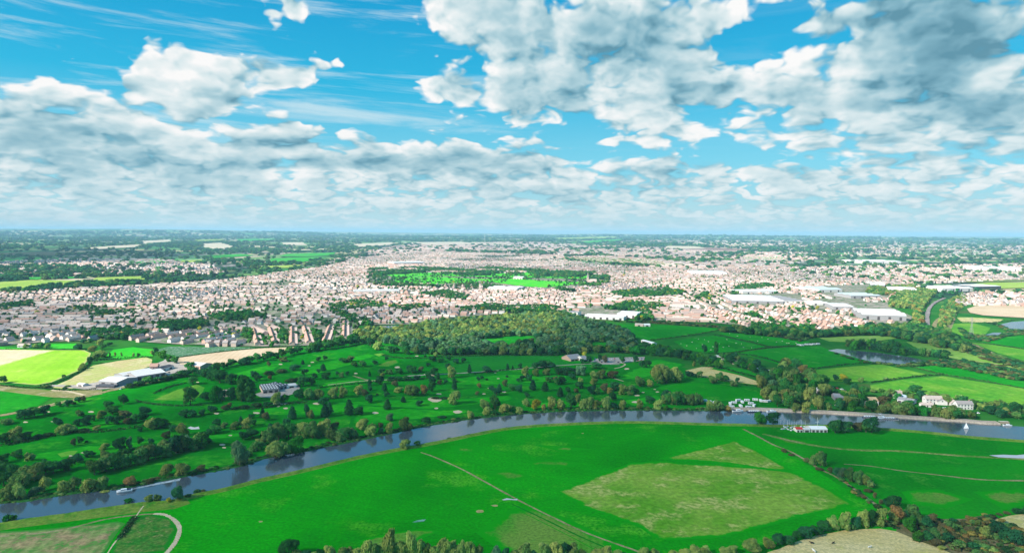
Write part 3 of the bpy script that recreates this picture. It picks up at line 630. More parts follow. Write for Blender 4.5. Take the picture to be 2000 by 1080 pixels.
for q, m in (([(-100, 562), (0, 552), (60, 548), (150, 549), (210, 548), (150, 556), (70, 562), (0, 566)], M_far1), ([(190, 543), (280, 540), (282, 547), (215, 551), (180, 548)], M_far1), ([(40, 543), (120, 541), (180, 543), (60, 547)], M_far2),
    ([(530, 506), (600, 503), (640, 504), (590, 513), (525, 513)], M_far2), ([(560, 497), (655, 494), (650, 500), (600, 502), (545, 502)], M_far2), ([(500, 521), (590, 518), (578, 524), (505, 525)], M_far1), ([(262, 513), (315, 508), (328, 513), (280, 516)], M_far2), ([(400, 500), (470, 497), (500, 500), (420, 505)], M_far2), ([(355, 510), (395, 508), (390, 514), (345, 515)], M_far1), ([(395, 477), (430, 475), (455, 482), (440, 488), (400, 487)], M_far3), ([(160, 486), (280, 478), (275, 483), (190, 488)], M_far3),
    ([(270, 472), (330, 469), (338, 475), (280, 478)], M_far3), ([(0, 478), (60, 477), (60, 480), (0, 481)], M_far3), ([(550, 475), (590, 474), (600, 480), (556, 480)], M_far3), ([(690, 478), (765, 474), (768, 479), (720, 483), (695, 483)], M_far3), ([(380, 470), (440, 468), (430, 472), (390, 474)], M_far1), ([(460, 468), (540, 467), (520, 471), (470, 473)], M_far2), ([(225, 492), (310, 488), (300, 492), (230, 494)], M_far4), ([(0, 495), (90, 492), (180, 495), (100, 500), (0, 500)], M_far4),
    ([(1100, 504), (1180, 500), (1280, 508), (1380, 520), (1300, 522), (1180, 514)], field_mat('far_moor', (.12, .20, .05), (.2, .22, .08))), ([(1040, 502), (1090, 499), (1110, 503), (1060, 506)], M_far3), ([(1180, 497), (1260, 494), (1270, 499), (1200, 501)], M_far3), ([(1310, 486), (1380, 484), (1470, 488), (1460, 492), (1350, 492)], field_mat('bare_soil', (.24, .15, .12), (.28, .18, .14))), ([(1300, 481), (1360, 482), (1380, 486), (1300, 487)], M_far3), ([(1450, 504), (1520, 501), (1540, 508), (1470, 512)], M_far2),
    ([(1850, 560), (1930, 553), (2050, 552), (2050, 562), (1920, 566)], M_far1), ([(1790, 550), (1900, 545), (2050, 543), (2050, 549), (1900, 553)], field_mat('far_moor', (.2, .24, .08), (.2, .22, .08))), ([(780, 474), (900, 473), (960, 478), (860, 481)], M_far3), ([(920, 474), (1000, 474), (990, 478), (930, 478)], M_far3), ([(1080, 466), (1200, 463), (1210, 466), (1090, 469)], M_far1), ([(1130, 473), (1210, 468), (1215, 470), (1150, 476)], M_far2)):
    sheet('distant_field', q, m, jit=4); FARP.append(q)

# ------------------------------------------------------------------ trees
L_OAK = leaf_mat('oak_leaves', (.020, .15, .030), (.050, .225, .040), c3=(.10, .25, .04))
L_DARK = leaf_mat('dark_leaves', (.015, .105, .034), (.034, .16, .046), val=.3)
L_WIL = leaf_mat('willow_leaves', (.22, .31, .07), (.34, .41, .10), c3=(.11, .25, .05), hue=.025)
L_SILV = leaf_mat('silver_leaves', (.07, .20, .085), (.13, .28, .12), c3=(.20, .31, .12))
L_AUT = leaf_mat('autumn_leaves', (.28, .20, .05), (.34, .25, .07), c3=(.18, .22, .06), hue=.03)
L_BRN = leaf_mat('brown_leaves', (.12, .115, .045), (.16, .15, .055), c3=(.07, .15, .035))
L_YEL = leaf_mat('yellow_leaves', (.42, .40, .03), (.55, .48, .03), c3=(.25, .33, .04), hue=.01)
L_GRN = leaf_mat('green_leaves', (.025, .20, .018), (.05, .26, .025), c3=(.015, .12, .02))
L_MIX = leaf_mat('mixed_leaves', (.07, .20, .045), (.14, .26, .06), c3=(.23, .27, .08), hue=.03)
L_HEDGE = leaf_mat('hedge_leaves', (.014, .085, .025), (.04, .12, .03), c3=(.10, .11, .04))
M_BARK = plain('bark', (.11, .085, .06), var=.3, scale=6)

def crown_data(kind, nleaf, seed, size=None):
    r = np.random.default_rng(seed)
    lob = []
    if kind == 'round':
        lob.append((0, 0, .50, .38, .38, .38))
        for k in range(13):
            a = k * 2.4 + r.uniform(-.4, .4); z = .20 + .64 * ((k * .618) % 1); rr = .31 * math.sqrt(max(.05, 1 - ((z - .5) / .46) ** 2))
            lob.append((rr * math.cos(a), rr * math.sin(a), z, r.uniform(.12, .21), r.uniform(.12, .21), r.uniform(.10, .17)))
    elif kind == 'wide':
        for k in range(17):
            a = k * 2.4 + r.uniform(-.5, .5); z = .14 + .64 * ((k * .618) % 1); rr = .36 * math.sqrt(max(.05, 1 - (z - .3) ** 2 / .36)) * r.uniform(.6, 1)
            lob.append((rr * math.cos(a), rr * math.sin(a), z, r.uniform(.12, .2), r.uniform(.12, .2), r.uniform(.13, .22)))
        lob.append((0, 0, .45, .36, .36, .38))
    elif kind == 'cone':
        for k in range(15):
            z = .10 + .80 * k / 14; a = k * 2.4; w = .42 * min(1, z * 3.5 + .35) * (1 - z) ** .62 + .03
            lob.append((w * .35 * math.cos(a), w * .35 * math.sin(a), z, w * .85, w * .85, .10))
    elif kind == 'tall':
        for k in range(14):
            z = .12 + .78 * k / 13; a = k * 2.4; w = .40 * math.sin(math.pi * min(.95, (z * .86 + .12))) ** .6
            lob.append((w * .5 * math.cos(a), w * .5 * math.sin(a), z, w * .72, w * .72, .11))
    elif kind == 'bush':
        for k in range(11):
            a = k * 2.4; rr = .30 * math.sqrt((k + .3) / 11); z = .28 + .34 * (1 - (rr / .32) ** 2) + r.uniform(-.05, .1)
            lob.append((rr * math.cos(a), rr * math.sin(a), z * .75, r.uniform(.14, .22), r.uniform(.14, .22), r.uniform(.2, .3)))
    lob = np.array(lob)
    ar = lob[:, 3] * lob[:, 5]; k = r.choice(len(lob), nleaf, p=ar / ar.sum()); L = lob[k]
    dv = r.normal(size=(nleaf, 3)); dv /= np.linalg.norm(dv, axis=1)[:, None]
    dv[:, 2] = np.where((dv[:, 2] < -.2) & (r.random(nleaf) < .6), -dv[:, 2], dv[:, 2])
    rad = r.uniform(.70, 1.08, nleaf) ** 1.0
    P = L[:, :3] + dv * L[:, 3:6] * rad[:, None]
    P[:, 2] = np.maximum(P[:, 2], .03)
    nrm = dv + r.normal(size=(nleaf, 3)) * .42; nrm /= np.linalg.norm(nrm, axis=1)[:, None]
    up = np.tile([0, 0, 1.0], (nleaf, 1)) + r.normal(size=(nleaf, 3)) * .5
    t = np.cross(up, nrm); t /= np.maximum(np.linalg.norm(t, axis=1)[:, None], 1e-6); b = np.cross(nrm, t)
    s = (size or 2.0 / math.sqrt(nleaf)) * r.uniform(.6, 1.35, nleaf)[:, None]; e = 1.35 if kind in ('wide', 'tall') else 1.0
    V = np.stack([P - t * s * .62 , P - b * s * e, P + t * s * .62, P + b * s * e * 1.1], 1).reshape(-1, 3)
    F = np.arange(nleaf * 4).reshape(-1, 4)
    # a few boughs inside keep the middle of the crown from being see-through
    return V, [tuple(f) for f in F.tolist()]
def trunk_mb(kind, seed):
    r = random.Random(seed); m = MB(); top = .5 if kind != 'cone' else .85
    m.tube([(0, 0, -.02), (.006, 0, .12), (-.01, .01, .3), (0, 0, top)], [.042, .032, .026, .012], 7)
    for k in range(5 if kind != 'cone' else 0):
        a = k * 1.26 + r.uniform(-.3, .3); z = r.uniform(.2, .4); q = r.uniform(.2, .3)
        m.tube([(0, 0, z), (q * .5 * math.cos(a), q * .5 * math.sin(a), z + .14), (q * math.cos(a), q * math.sin(a), z + .3)], [.018, .012, .006], 5)
    return m
PROTO = {}
def crown_mesh(kind, var, q):
    k = (kind, var, q)
    if k not in PROTO:
        n = {'hi': 5200, 'mid': 2100, 'lo': 420, 'far': 130}[q]
        V, F = crown_data(kind, n, hash(kind) % 1 + {'round': 11, 'wide': 23, 'cone': 37, 'tall': 41, 'bush': 53}[kind] + var * 7)
        PROTO[k] = mesh('crown', V, F, L_OAK)
    return PROTO[k]
def trunk_mesh(kind, var):
    k = ('trunk', kind, var)
    if k not in PROTO: PROTO[k] = trunk_mb(kind, var).me('trunk', M_BARK, smooth=True)
    return PROTO[k]
# code -> (name, category, crown shape, leaves, words for the label)
KIND = {
 'o': ('broadleaf_tree', 'tree', 'round', L_OAK, 'round green tree'), 'd': ('broadleaf_tree', 'tree', 'round', L_DARK, 'dark round tree'),
 'w': ('willow_tree', 'willow', 'wide', L_WIL, 'olive willow'), 's': ('willow_tree', 'willow', 'wide', L_SILV, 'silvery willow'),
 'c': ('conifer_tree', 'conifer', 'cone', L_DARK, 'dark pointed conifer'), 'a': ('autumn_tree', 'tree', 'round', L_AUT, 'orange autumn tree'),
 'r': ('autumn_tree', 'tree', 'round', L_BRN, 'reddish brown tree'), 'y': ('autumn_tree', 'tree', 'round', L_YEL, 'bright yellow tree'),
 'g': ('broadleaf_tree', 'tree', 'wide', L_GRN, 'bright green tree'), 'm': ('broadleaf_tree', 'tree', 'wide', L_MIX, 'olive green tree'),
 'b': ('bush', 'bush', 'bush', L_HEDGE, 'low dark bush'), 'p': ('poplar_tree', 'poplar', 'tall', L_OAK, 'tall green poplar'),
 'u': ('bush', 'bush', 'bush', L_BRN, 'low brown bush'), 'v': ('bush', 'bush', 'bush', L_GRN, 'bright green bush'), 'f': ('bush', 'bush', 'bush', L_MIX, 'shaggy olive bush')}
TREES = []    # things placed, for the labels
FWD = Vector(RN @ np.array([0, 0, -1.0]))
def tree(code, x, y, w, h, zone=None):
    name, cat, shape, leaf, words = KIND[code]
    p = G(x, y); dep = (p - cam.location).dot(FWD)
    wm, hm = w * dep / FPX * 1.12, h * dep / FPX * 1.15
    flat = Vector((p.x, p.y, 0)).normalized()
    ang = math.atan2(CAM_H, max(1, math.hypot(p.x, p.y)))
    hm = max((hm - wm * math.sin(ang) * .55) / math.cos(ang), hm * .7)
    p = p + flat * wm * .22
    q = 'hi' if w > 34 else 'mid' if w > 11 else 'lo'
    v = random.randrange(3)
    o = empty(name, p, random.uniform(0, 6.28), (wm, wm * random.uniform(.92, 1.08), hm))
    if shape != 'bush': link('trunk', trunk_mesh(shape, v), o)
    c = link('crown', crown_mesh(shape, v, q), o)
    c.material_slots[0].link = 'OBJECT'; c.material_slots[0].material = leaf
    o['category'] = cat
    TREES.append((o, x, y, words, zone)); return o
def trees(ox, oy, k, txt, zone=None):
    for t in txt.split(';'):
        t = t.split()
        if not t: continue
        x, y, w, h = (float(v) for v in t[1:]); tree(t[0], ox + x / k, oy + y / k, w / k, h / k, zone)
def scatter(poly, codes, n, w, h, zone=None, mind=.55, sort=True):
    """separate trees filling a patch of the photograph"""
    xs = [p[0] for p in poly]; ys = [p[1] for p in poly]; got = []
    for k in range(n * 40):
        if len(got) >= n: break
        x, y = random.uniform(min(xs), max(xs)), random.uniform(min(ys), max(ys))
        if not inside([x], [y], poly)[0]: continue
        if any(abs(x - a) / w + abs(y - b) / (w * .45) < mind for a, b in got): continue
        got.append((x, y)); s = random.uniform(.75, 1.25)
        tree(random.choice(codes), x, y, w * s, h * s * random.uniform(.9, 1.1), zone)
def row(pts, codes, n, w, h, zone=None, jx=.25):
    P_ = smooth_line(pts, 10); L = [0]
    for a, b in zip(P_, P_[1:]): L.append(L[-1] + math.hypot(a[0] - b[0], a[1] - b[1]))
    for i in range(n):
        s = L[-1] * (i + .5 + random.uniform(-jx, jx)) / n; j = max(k for k in range(len(L)) if L[k] <= s); j = min(j, len(P_) - 2)
        t = (s - L[j]) / max(1e-6, L[j + 1] - L[j]); x = P_[j][0] + (P_[j + 1][0] - P_[j][0]) * t; y = P_[j][1] + (P_[j + 1][1] - P_[j][1]) * t
        q = random.uniform(.8, 1.2); tree(random.choice(codes), x, y + random.uniform(-1, 1), w * q, h * q * random.uniform(.9, 1.1), zone)

# golf course, left part
trees(0, 660, 4.91, """o 30 435 75 70;o 612 385 36 36;d 235 785 150 110;o 330 765 120 110;d 430 740 100 100;f 60 835 130 80;d 655 665 80 75;o 560 660 60 50;d 745 620 60 55;r 795 612 60 55;b 700 640 60 40;
d 1040 670 90 70;d 1185 640 95 95;d 560 850 90 75;b 530 790 45 40;m 765 755 80 65;d 740 850 75 75;d 830 855 90 110;o 885 800 60 65;
w 975 775 90 90;o 1080 745 130 100;d 1050 835 80 90;d 1130 830 110 90;r 1200 800 120 110;r 1220 835 70 70;o 1300 820 110 100;d 1390 750 120 95;o 1380 800 90 90;w 600 930 130 110;w 680 915 120 95;
b 810 910 110 60;w 930 885 80 50;d 60 1020 130 120;w 150 1005 150 150;m 240 985 130 90;b 370 965 110 55;b 460 945 110 50;w 1450 880 120 110;d 1540 875 170 110;d 1345 900 55 45;w 1750 940 105 125;d 1665 900 90 70;r 1595 975 90 80;
d 1760 770 90 85;d 1845 765 90 75;d 1935 745 60 60;r 705 1040 50 75;d 770 1020 60 75;b 830 1005 35 30;f 450 480 90 40;b 620 490 50 25""")
trees(0, 820, 4.91, """w 1005 290 90 75;d 1150 300 125 130;s 1240 275 60 110;d 1175 330 65 60;d 1265 320 55 60;d 1345 240 60 80;d 1450 240 60 65;d 1375 300 60 60;w 1010 385 100 100;d 855 370 110 80;d 745 415 110 90;r 680 395 60 50;
o 40 420 100 100;o 165 375 110 90;m 290 400 100 90;w 1590 285 170 95;s 1800 280 130 130;w 1890 260 95 130""")
Z1 = 'in the wooded belt beyond the white cruiser'
row([(-25, 928), (30, 938), (75, 938)], 'mod', 5, 32, 34, Z1); row([(70, 930), (110, 925), (145, 918)], 'mod', 5, 28, 30, Z1)
row([(180, 930), (240, 915), (300, 900), (350, 886), (400, 876)], 'momd', 13, 29, 31, Z1); row([(190, 915), (260, 898), (330, 882), (395, 866)], 'mo', 9, 25, 26, Z1); row([(0, 950), (60, 955)], 'mso', 3, 28, 30, Z1)
trees(0, 820, 4.91, "w 75 785 130 160;w 185 775 110 160;s 335 740 130 110;w 430 690 110 150;w 610 700 110 130;m 710 690 120 150;w 850 700 140 150;m 985 680 130 150;w 1600 540 120 130;w 1750 550 140 150;a 1250 645 125 100;r 1440 615 90 60;u 1510 580 70 50;r 1930 510 90 80;w 1000 705 90 30", Z1)
trees(0, 820, 4.91, "v 1235 800 95 62;g 60 985 70 75;g 120 975 80 70;w 1430 795 80 80;m 1510 790 80 80;y 1620 795 48 48;d 1705 785 115 140;b 1800 745 80 45;b 1890 705 75 50;u 1950 700 45 45", 'on the near river bank')
# golf course, middle
trees(350, 660, 4.91, """c 1085 785 100 125;d 1225 770 60 130;w 1262 780 75 90;c 1400 765 110 125;c 1440 735 80 115;c 1630 745 110 145;d 1720 745 90 85;c 800 770 70 90;r 832 795 75 80;d 695 775 65 50;d 1820 630 70 85;d 1385 645 105 80;
w 1755 880 115 110;w 1840 945 120 115;s 1935 925 60 70;r 1930 860 50 50;d 1420 840 65 70;r 1490 910 95 105;d 900 935 100 115;d 1030 850 80 80;d 620 985 95 90;d 700 965 125 100;o 350 920 120 90;d 290 930 60 60;d 360 850 80 75;m 430 870 70 65;m 540 880 100 85;c 590 840 60 85;w 650 870 105 110;d 715 840 60 60;
d 290 1020 58 60;b 795 945 45 50;g 350 610 125 160;d 410 610 90 110;o 110 655 145 190;d 250 600 100 80;d 500 605 100 130;w 930 640 100 125;g 1010 630 90 95;w 1340 595 110 115;m 1250 600 110 120;d 1150 600 110 110;w 1480 580 105 115;w 1570 580 90 115;o 1190 470 120 110;
o 1270 460 80 80;w 1720 545 90 95;r 1780 570 70 80;d 1830 510 45 50;d 720 385 75 70;d 757 415 80 65;o 500 450 125 115;o 590 440 60 90;d 390 440 170 140;d 310 410 110 100;o 130 450 100 85;d 1205 360 75 65;c 1380 320 65 68;d 1335 340 40 42;c 1185 255 35 42;d 1335 225 50 45;o 1400 215 50 45;r 860 275 40 50;
b 1065 430 100 55;b 1130 420 80 50;d 1300 400 60 60;d 1410 400 90 75;m 1555 380 55 50;d 1612 360 42 42;d 1515 360 35 42;b 860 360 110 60;b 980 340 110 55;d 1110 320 110 72;c 1825 370 32 52;d 1925 450 80 90;c 1825 460 45 66;a 870 400 40 42;r 440 695 75 55;a 482 680 45 60;d 320 720 100 70;d 220 740 65 58;b 530 690 80 40;b 620 680 120 50;b 740 665 120 60;d 850 665 90 60;o 100 300 100 70;
d 660 260 60 50;m 1000 230 90 50;o 1570 240 90 50;m 1640 230 80 60;o 1680 280 70 50;o 1760 280 80 60;d 1880 260 60 45""")
trees(350, 660, 4.91, "p 600 615 110 215;p 680 615 120 205;p 640 600 100 215", 'beside the grey cattle barn')
trees(0, 660, 2.571, "s 1205 652 98 132;w 1380 610 90 92;g 1485 585 95 92;m 1430 600 60 80;m 1290 572 80 60;w 1310 540 60 40;m 1355 540 80 90;m 1400 520 90 95;o 1450 510 90 90;w 1510 505 90 85;m 1570 510 90 90;w 1630 490 80 80;m 1665 520 70 70;m 1720 520 90 75;m 1770 510 60 60;f 1240 600 60 40", 'on the golf bank at the bend')
# golf course, right part
trees(700, 660, 4.91, """d 105 625 70 80;c 278 692 90 102;d 585 655 75 62;c 430 620 60 58;d 270 570 60 62;c 250 515 65 82;b 180 555 30 30;d 110 510 45 42;w 385 525 95 62;w 465 535 60 70;m 520 560 150 120;a 630 560 75 112;d 705 520 80 105;d 705 450 80 90;r 780 450 50 50;d 838 435 42 38;c 920 500 66 105;o 920 430 70 42;w 925 640 130 142;w 895 390 90 122;c 1065 340 48 82;d 1230 340 90 72;c 1430 305 36 55;c 1480 300 20 34;d 1550 295 40 52;d 1700 300 90 70;d 1760 295 90 80;o 1820 285 90 70;d 1865 290 60 52;
w 1600 370 80 95;w 1700 370 70 80;w 1805 360 80 72;d 1920 360 90 80;d 1150 415 42 42;d 1185 400 40 38;b 1232 410 30 30;a 1158 482 46 48;r 1140 550 42 42;d 1275 515 60 58;d 1325 555 95 82;c 1350 520 58 78;r 1405 470 56 72;b 1425 380 30 30;o 1475 510 90 72;d 1540 530 75 82;c 1672 505 80 98;c 1790 515 80 90;d 1618 575 60 52;c 1935 570 65 92;d 1570 415 60 60;d 1635 415 70 62;d 1530 425 36 40;o 1815 430 55 58;r 1900 440 70 70;
b 740 588 80 32;b 820 590 90 34;b 640 180 30 20;d 270 215 38 36;d 485 165 32 38;w 740 182 46 46;w 700 152 62 62;d 670 275 45 40;d 710 225 80 50;o 790 235 80 45;o 860 215 60 50;d 935 250 62 52;d 855 295 58 55;d 1010 240 52 52;d 725 360 92 80;c 760 400 50 66;d 670 390 60 62;r 600 330 60 60;o 520 345 90 75;d 490 330 70 72;o 220 350 80 60;m 300 350 70 50;o 390 350 80 60;w 230 380 50 50;d 205 450 72 82;r 350 470 70 62;c 105 460 42 62;c 105 370 26 46;d 310 415 70 50;d 380 415 90 52;d 470 412 90 50;d 560 405 80 50;d 20 745 60 85""")
ZR = 'along the golf side bank above the river'
trees(700, 660, 4.91, """w 1075 785 80 92;w 1210 690 110 105;w 1235 742 90 92;o 1310 690 110 135;w 1405 722 120 98;w 1545 732 85 80;o 1475 700 80 60;w 1610 665 80 82;y 1705 695 105 110;a 1778 700 46 62;w 1855 665 80 105;w 1940 690 80 105;d 1300 745 80 60;d 650 825 95 66;s 300 800 72 82;w 45 862 105 98;m 120 940 122 125;r 215 862 50 52;w 295 922 80 112;m 440 895 100 140;m 490 895 70 90;w 450 1066 118 105;o 565 1036 66 50;b 870 970 50 22;b 1055 937 36 22;b 800 770 100 30""", ZR)
trees(1050, 660, 4.91, """w 135 690 80 132;w 220 690 92 92;o 320 685 110 150;w 385 625 60 95;w 440 690 90 115;w 500 690 100 135;w 565 690 90 105;w 655 690 96 132;d 735 690 80 70;w 815 690 76 102;f 900 690 70 40;w 980 690 72 102;w 1155 695 98 108;g 1225 702 50 56;d 1075 632 102 80;f 1050 690 60 45""", ZR)
trees(1050, 660, 4.91, """y 448 182 46 50;d 495 240 60 62;d 600 232 50 72;r 645 240 60 72;o 810 240 60 70;d 940 240 60 72;d 995 285 62 72;d 1055 290 78 78;w 540 395 82 80;w 540 452 80 75;m 610 392 100 90;r 720 390 120 80;s 410 362 132 110;d 280 362 150 92;o 560 300 112 72;d 430 250 60 50;
c 215 560 70 75;o 185 455 70 82;d 240 450 70 82;d 290 530 56 58;r 370 530 50 46;d 400 490 90 70;w 410 440 60 62;d 330 400 80 60;o 130 430 60 60;d 520 545 90 92;o 570 547 60 72;r 640 525 80 92;a 692 545 62 72;d 720 605 82 82;d 750 510 130 92;w 820 550 92 112;m 890 550 82 102;o 945 540 70 60;
w 1150 440 130 180;w 1235 440 130 170;w 1320 430 140 150;w 1200 330 160 80;w 1370 400 60 80;o 1180 445 80 60;m 980 470 110 105;w 1080 475 70 76;d 1460 380 100 62;m 1550 380 70 62;w 1500 272 34 46;d 1230 600 90 105;w 1660 710 90 110;m 1730 712 110 118;a 1825 712 76 62;m 1680 440 92 82;m 1750 415 90 85;o 1810 420 60 60;m 1880 470 80 62;d 1915 430 46 52;w 1340 180 102 72;o 1420 212 80 70;g 1490 225 60 65;o 1560 262 90 80;g 1640 280 80 82;g 1720 300 70 80;w 1760 292 50 80;d 1600 150 58 82;p 1710 152 46 105;d 1750 180 50 40;d 1810 190 60 50""")
row([(1292, 791), (1325, 792), (1372, 791)], 'mmo', 9, 15, 20, 'in the dense plantation by the river'); row([(1295, 786), (1365, 786)], 'mo', 7, 14, 18, 'in the dense plantation by the river')
# tree lines at the top of the golf course
ZT = 'in the dark line under the long wood'
row([(700, 668), (760, 690), (830, 693), (900, 694), (1000, 694), (1060, 695), (1150, 692)], 'domwd', 26, 17, 16, ZT)
row([(1160, 688), (1240, 692), (1330, 700)], 'dogm', 15, 17, 15, ZT); row([(1255, 680), (1300, 690), (1350, 700), (1400, 712)], 'dog', 12, 17, 15, ZT)
ZF = 'in the tree belt behind the ploughed field'
row([(395, 740), (430, 722), (480, 712), (540, 700), (600, 688), (660, 680), (700, 672)], 'dodo', 26, 16, 15, ZF); row([(250, 760), (300, 748), (370, 735)], 'bdo', 11, 18, 12, 'in the hedge line below the farm barns')
row([(600, 690), (660, 672), (700, 665)], 'dog', 8, 14, 14, ZF)
trees(350, 660, 4.91, "o 130 350 110 80;d 60 380 110 80;d 220 370 110 80", 'behind the ploughed field')
# left farm trees
trees(0, 660, 4.91, """w 250 105 60 50;w 340 100 60 45;o 400 95 60 50;w 455 100 55 50;d 750 115 80 55;d 800 50 60 40;o 870 50 60 45;w 960 70 70 60;w 890 130 90 60;w 975 190 100 75;m 920 210 90 70;d 865 250 60 70;w 800 300 60 60;w 770 320 40 50;g 1555 195 90 75;g 1620 230 55 60;o 1680 245 80 70;w 1460 165 40 45;d 1495 150 50 60;f 650 470 60 25;o 990 110 60 50;d 1050 80 60 40;w 1055 180 20 42;a 1105 180 20 42;w 1165 178 20 38;w 1280 185 22 42;d 1330 185 34 40""", 'around the farm by the yellow-green field')
# buildings and lane by the right bank
ZC = 'in the grove between caravans and lane'
scatter([(1480, 755), (1500, 740), (1560, 742), (1620, 756), (1600, 790), (1640, 798), (1560, 805), (1500, 795)], 'wmsowmgo', 42, 21, 25, ZC)
scatter([(1490, 740), (1540, 715), (1580, 725), (1610, 755), (1560, 758)], 'mdowa', 20, 17, 19, ZC)
scatter([(1400, 690), (1450, 705), (1530, 738), (1500, 745), (1450, 722), (1400, 705)], 'dodgm', 22, 16, 15, 'along the lane past the sheep pasture')
ZE = 'around the riverside houses'
scatter([(1690, 800), (1760, 800), (1860, 812), (1930, 820), (1925, 826), (1840, 818), (1700, 808)], 'mogofm', 16, 22, 21, ZE)
scatter([(1700, 772), (1790, 778), (1900, 790), (2000, 808), (2000, 822), (1960, 820), (1900, 800), (1780, 786)], 'dmofw', 24, 17, 15, ZE)
scatter([(1610, 765), (1680, 775), (1690, 790), (1640, 800), (1620, 785)], 'dmgow', 10, 18, 19, ZE)
trees(1400, 620, 4.91, "w 760 915 90 105;w 850 920 90 115;w 970 885 110 125;d 1180 895 100 105;g 1300 905 100 110;w 1290 845 140 95;c 1395 862 50 82;r 1600 850 140 105;o 1410 765 100 110;y 1215 605 80 62;d 1250 640 80 60;d 1140 610 60 60;m 1380 620 60 50;f 1620 600 60 40;w 880 660 100 80;m 1075 900 60 80;d 1100 745 110 80;d 1320 720 90 90", ZE)
trees(1600, 620, 4.91, "m 810 945 110 100;o 880 940 110 110;g 1010 955 70 90;f 1070 950 70 50;m 1130 970 110 110;m 1230 990 130 140;o 1300 995 120 130;d 1870 930 115 125;r 1850 950 60 50;m 1750 880 80 90;m 1640 890 110 80;f 1560 900 70 60;d 920 720 120 80;f 830 730 70 50;m 1240 840 90 80;m 1350 800 90 60;f 1450 820 70 50;d 1560 870 80 60;u 700 730 60 40;f 1100 740 90 40;f 1200 760 90 40;d 1720 920 80 60;m 1960 930 60 90;b 1440 830 60 40;b 1580 840 60 40;d 1480 960 50 60;f 550 910 60 70;m 640 900 70 60;o 600 720 60 40;f 520 720 80 40;d 640 940 60 30;d 1220 365 76 52", ZE)
trees(1300, 600, 2.25, "g 415 518 55 55;d 472 518 58 58", 'on the bank left of the boat yard')
trees(1300, 600, 2.25, "d 745 555 60 62;d 790 553 60 55;r 845 548 50 45;d 905 555 75 72;o 880 552 50 50", 'on the bank right of the boat shed')
ZP = 'around the narrow dark pond'
row([(1660, 682), (1700, 684), (1750, 692), (1800, 696), (1850, 703)], 'domgd', 18, 15, 16, ZP); row([(1650, 678), (1700, 674), (1760, 680)], 'dmo', 9, 13, 12, ZP); row([(1625, 690), (1690, 708), (1760, 716)], 'fb', 11, 11, 6, ZP)
# corner hedge and trees at the lower right
ZH = 'along the ditch between the two meadows'
trees(1350, 860, 4.91, "u 890 115 60 45;u 1110 215 70 60;m 1180 240 90 110;m 1240 250 100 145;o 1265 245 70 120;u 1230 290 90 40;r 1330 315 50 60;d 1390 345 70 90;s 1450 370 90 120;m 1520 400 100 140;m 1600 420 110 130;w 1680 440 90 110;m 1720 460 80 80;u 1700 500 90 50;r 1760 555 40 60;u 1820 615 50 65;r 960 150 60 25;f 1440 395 60 50", ZH)
ZB = 'in the hedge above the dry pasture'
trees(1350, 860, 4.91, "w 580 1085 175 140;w 740 1050 120 120;d 830 1010 110 115;d 930 1000 130 90;d 1010 960 90 100;d 1100 940 150 120;d 1200 910 130 90;d 1270 880 130 110;w 1360 865 115 140;w 1470 860 120 175;f 1540 860 80 70;d 1580 850 100 120;w 1650 835 120 165;d 1730 830 90 170;w 1815 825 130 185;w 1940 800 110 150;d 1940 660 140 140;w 40 1100 110 100;w 140 1100 110 90;w 330 1100 130 80;w 400 1090 90 90", ZB)
trees(1650, 860, 4.91, "w 480 650 130 120;d 400 640 70 80;a 500 800 140 170;d 590 800 70 120;m 640 770 130 170;g 620 870 130 140;m 700 840 140 160;d 780 860 120 130;r 840 800 90 100;g 700 970 100 110;d 800 980 120 110;m 870 960 120 120;u 870 1010 110 90;r 940 960 120 130;d 980 990 110 110;m 1010 880 110 110;d 1040 800 80 60;u 1040 960 110 100;u 1150 830 80 60;a 1000 900 90 80;u 1180 740 50 30;r 1200 900 110 80;f 1280 830 70 80;w 1350 940 100 120;u 1350 770 70 45;u 1370 810 70 50;m 1100 1040 120 100;u 1150 1000 120 90;d 1230 1060 120 90;m 1330 1070 110 90;w 1430 1090 100 70;m 1060 1050 110 80;u 1250 980 110 70;m 1420 930 80 50;d 1470 910 150 140;d 1560 980 150 140;d 1640 1020 140 160;d 1430 870 80 90;u 1550 710 70 45;d 1660 705 110 60;u 1480 720 70 30;d 1750 700 90 70;r 950 860 100 70;f 1150 900 90 60;f 1250 900 80 60;w 930 1050 80 50", ZB)
# hedge tops along the bottom edge
ZN = 'in the hedge along the meadow edge'
trees(500, 960, 5, "d 320 660 210 200;w 400 660 110 105;d 480 680 120 110;w 560 680 100 100;d 640 680 110 120;w 720 670 120 150;w 850 690 140 160;w 930 680 110 140;w 1000 690 120 150;w 1080 690 130 220;m 1160 690 110 190;w 1230 680 110 190;w 1310 690 140 310;m 1380 690 110 200;w 1440 690 120 210;w 1520 690 130 290;w 1600 690 120 230;m 1660 690 110 190;w 1740 690 120 170;m 1800 690 110 160;w 1860 690 120 210;w 1940 690 110 160", ZN)
trees(850, 960, 3.64, "w 60 500 110 160;w 130 495 90 140;w 190 500 80 140;w 250 500 100 150;m 310 500 70 120;s 440 500 80 110;d 500 500 60 100;w 560 500 80 90;w 640 500 110 130;d 700 500 50 80;w 780 500 100 140;w 860 500 110 150;d 920 500 90 140;w 980 500 90 130;m 1050 500 70 90;w 1150 500 100 100;w 1220 500 100 110;w 1290 500 80 90;d 1350 500 60 70;w 1480 500 90 110;w 1550 500 80 100;w 1690 500 90 90;w 1770 500 90 100;w 1850 500 100 110;w 1920 500 80 105", ZN)

